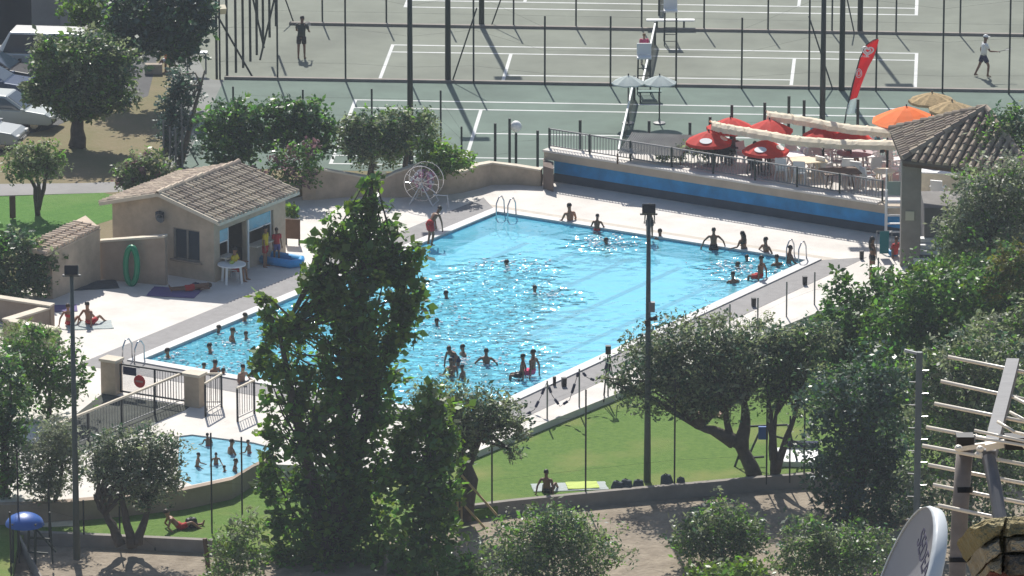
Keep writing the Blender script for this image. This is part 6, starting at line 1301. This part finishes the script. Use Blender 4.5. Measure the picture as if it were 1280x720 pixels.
# ridge stones at the lower right corner
rs = thing('stone_chimney', 'weathered stone block top with mossy mortar at lower right corner', 'chimney', A(1262, 900, 12.6)); SD = 12.6
def rock(pts, depth, m, name, seed):
    rnd = random.Random(seed); bm = bmesh.new(); f0 = [A(a, b, SD) for a, b in pts]; n = len(f0); c0 = sum(f0, Vector())/n
    fr2 = [bm.verts.new(q) for q in f0]; inner = [bm.verts.new(c0+(q-c0)*.72+Vector((0, -.02-rnd.random()*.012, rnd.uniform(-.004, .008)))) for q in f0]; bk = [bm.verts.new(q+Vector((0, depth, -.42*depth))) for q in f0]
    ctr = bm.verts.new(c0+Vector((0, -.03, 0)))
    for i in range(n):
        j = (i+1) % n; bm.faces.new((fr2[i], fr2[j], inner[j], inner[i])); bm.faces.new((inner[i], inner[j], ctr)); bm.faces.new((fr2[j], fr2[i], bk[i], bk[j]))
    bm.faces.new(bk)
    bmesh.ops.recalc_face_normals(bm, faces=bm.faces); bmesh.ops.subdivide_edges(bm, edges=bm.edges, cuts=3, use_grid_fill=True)
    for v_ in bm.verts: v_.co += Vector((rnd.uniform(-1, 1), rnd.uniform(-1, 1), rnd.uniform(-1, 1)))*.0015
    inv = wm(rs).inverted(); bm.transform(inv); me = bpy.data.meshes.new(name); bm.to_mesh(me); bm.free(); me.materials.append(m); return link(name, me, rs)
stone = mat('ridge_stone', (.30,.25,.17), .95, .35, 28, .8, 70, col2=(.42,.37,.28)); moss = mat('mossy_mortar', (.26,.21,.10), .95, .4, 30, .8, 80, col2=(.33,.29,.17)); brick = mat('dark_brick', (.14,.05,.04), .9, .3, 20, .6, 60)
rock([(1211, 659), (1232, 648), (1258, 646), (1251, 668), (1224, 683)], .34, moss, 'mortar', 3)
rock([(1258, 646), (1300, 644), (1300, 664), (1262, 668), (1251, 668)], .34, moss, 'mortar', 4)
rock([(1225, 684), (1249, 671), (1252, 690), (1233, 704)], .34, stone, 'stone', 5)
rock([(1257, 672), (1300, 668), (1300, 688), (1257, 690)], .34, stone, 'stone', 6)
rock([(1234, 706), (1252, 693), (1252, 715), (1238, 713)], .34, stone, 'stone', 7)
rock([(1255, 693), (1300, 691), (1300, 714), (1255, 716)], .34, mat('stained_stone', (.13,.11,.085), .95, .4, 28, .8, 70), 'stone', 8)
bk_ = MB(); a, b = A(1219, 668, SD+.04), A(1300, 668, SD+.04); c, d = A(1250, 716, SD+.04), A(1300, 716, SD+.04)
bk_.add([a, b, d, c]+[q+Vector((0, .28, -.12)) for q in (a, b, d, c)], [(0, 1, 2, 3), (7, 6, 5, 4), (0, 4, 5, 1), (1, 5, 6, 2), (2, 6, 7, 3), (3, 7, 4, 0)]); bk_.build('mortar_core', moss, rs, world=True)
e, f = A(1238, 715.5, SD-.0), A(1330, 715.5, SD-.0); bq2 = MB(); bq2.box(((e.x+f.x)/2, e.y+.08, e.z-.25), (f.x-e.x, .16, .5)); bq2.build('brick_course', brick, rs, world=True)
# the house these stand on (just below the frame)
hb = A(1262, 900, 12.6); rh = thing('hillside_house', 'roof of the hillside house that carries the aerial', 'house', (hb.x, hb.y, hb.z-.15))
MB().box((0, -1.9, -.1), (7, 4.4, .2)).build('roof', M['tile'], rh); MB().box((0, -1.9, -9.2), (6.6, 4, 18)).build('wall', M['plaster'], rh)
# lettering placement on the dish face
tx = PD(1156, 694, DD); 
ray_d = (tx-CAM).normalized(); tpar = (dc-CAM).dot(nrm)/ray_d.dot(nrm); pc = CAM+ray_d*tpar
ang = R(-9); xa = (rt2*math.cos(ang)+upv*math.sin(ang)); ya = (upv*math.cos(ang)-rt2*math.sin(ang))
LM = Matrix((xa, ya, nrm)).transposed().to_4x4(); LM.translation = pc+nrm*.003; LETTER.matrix_local = wm(ds).inverted() @ LM
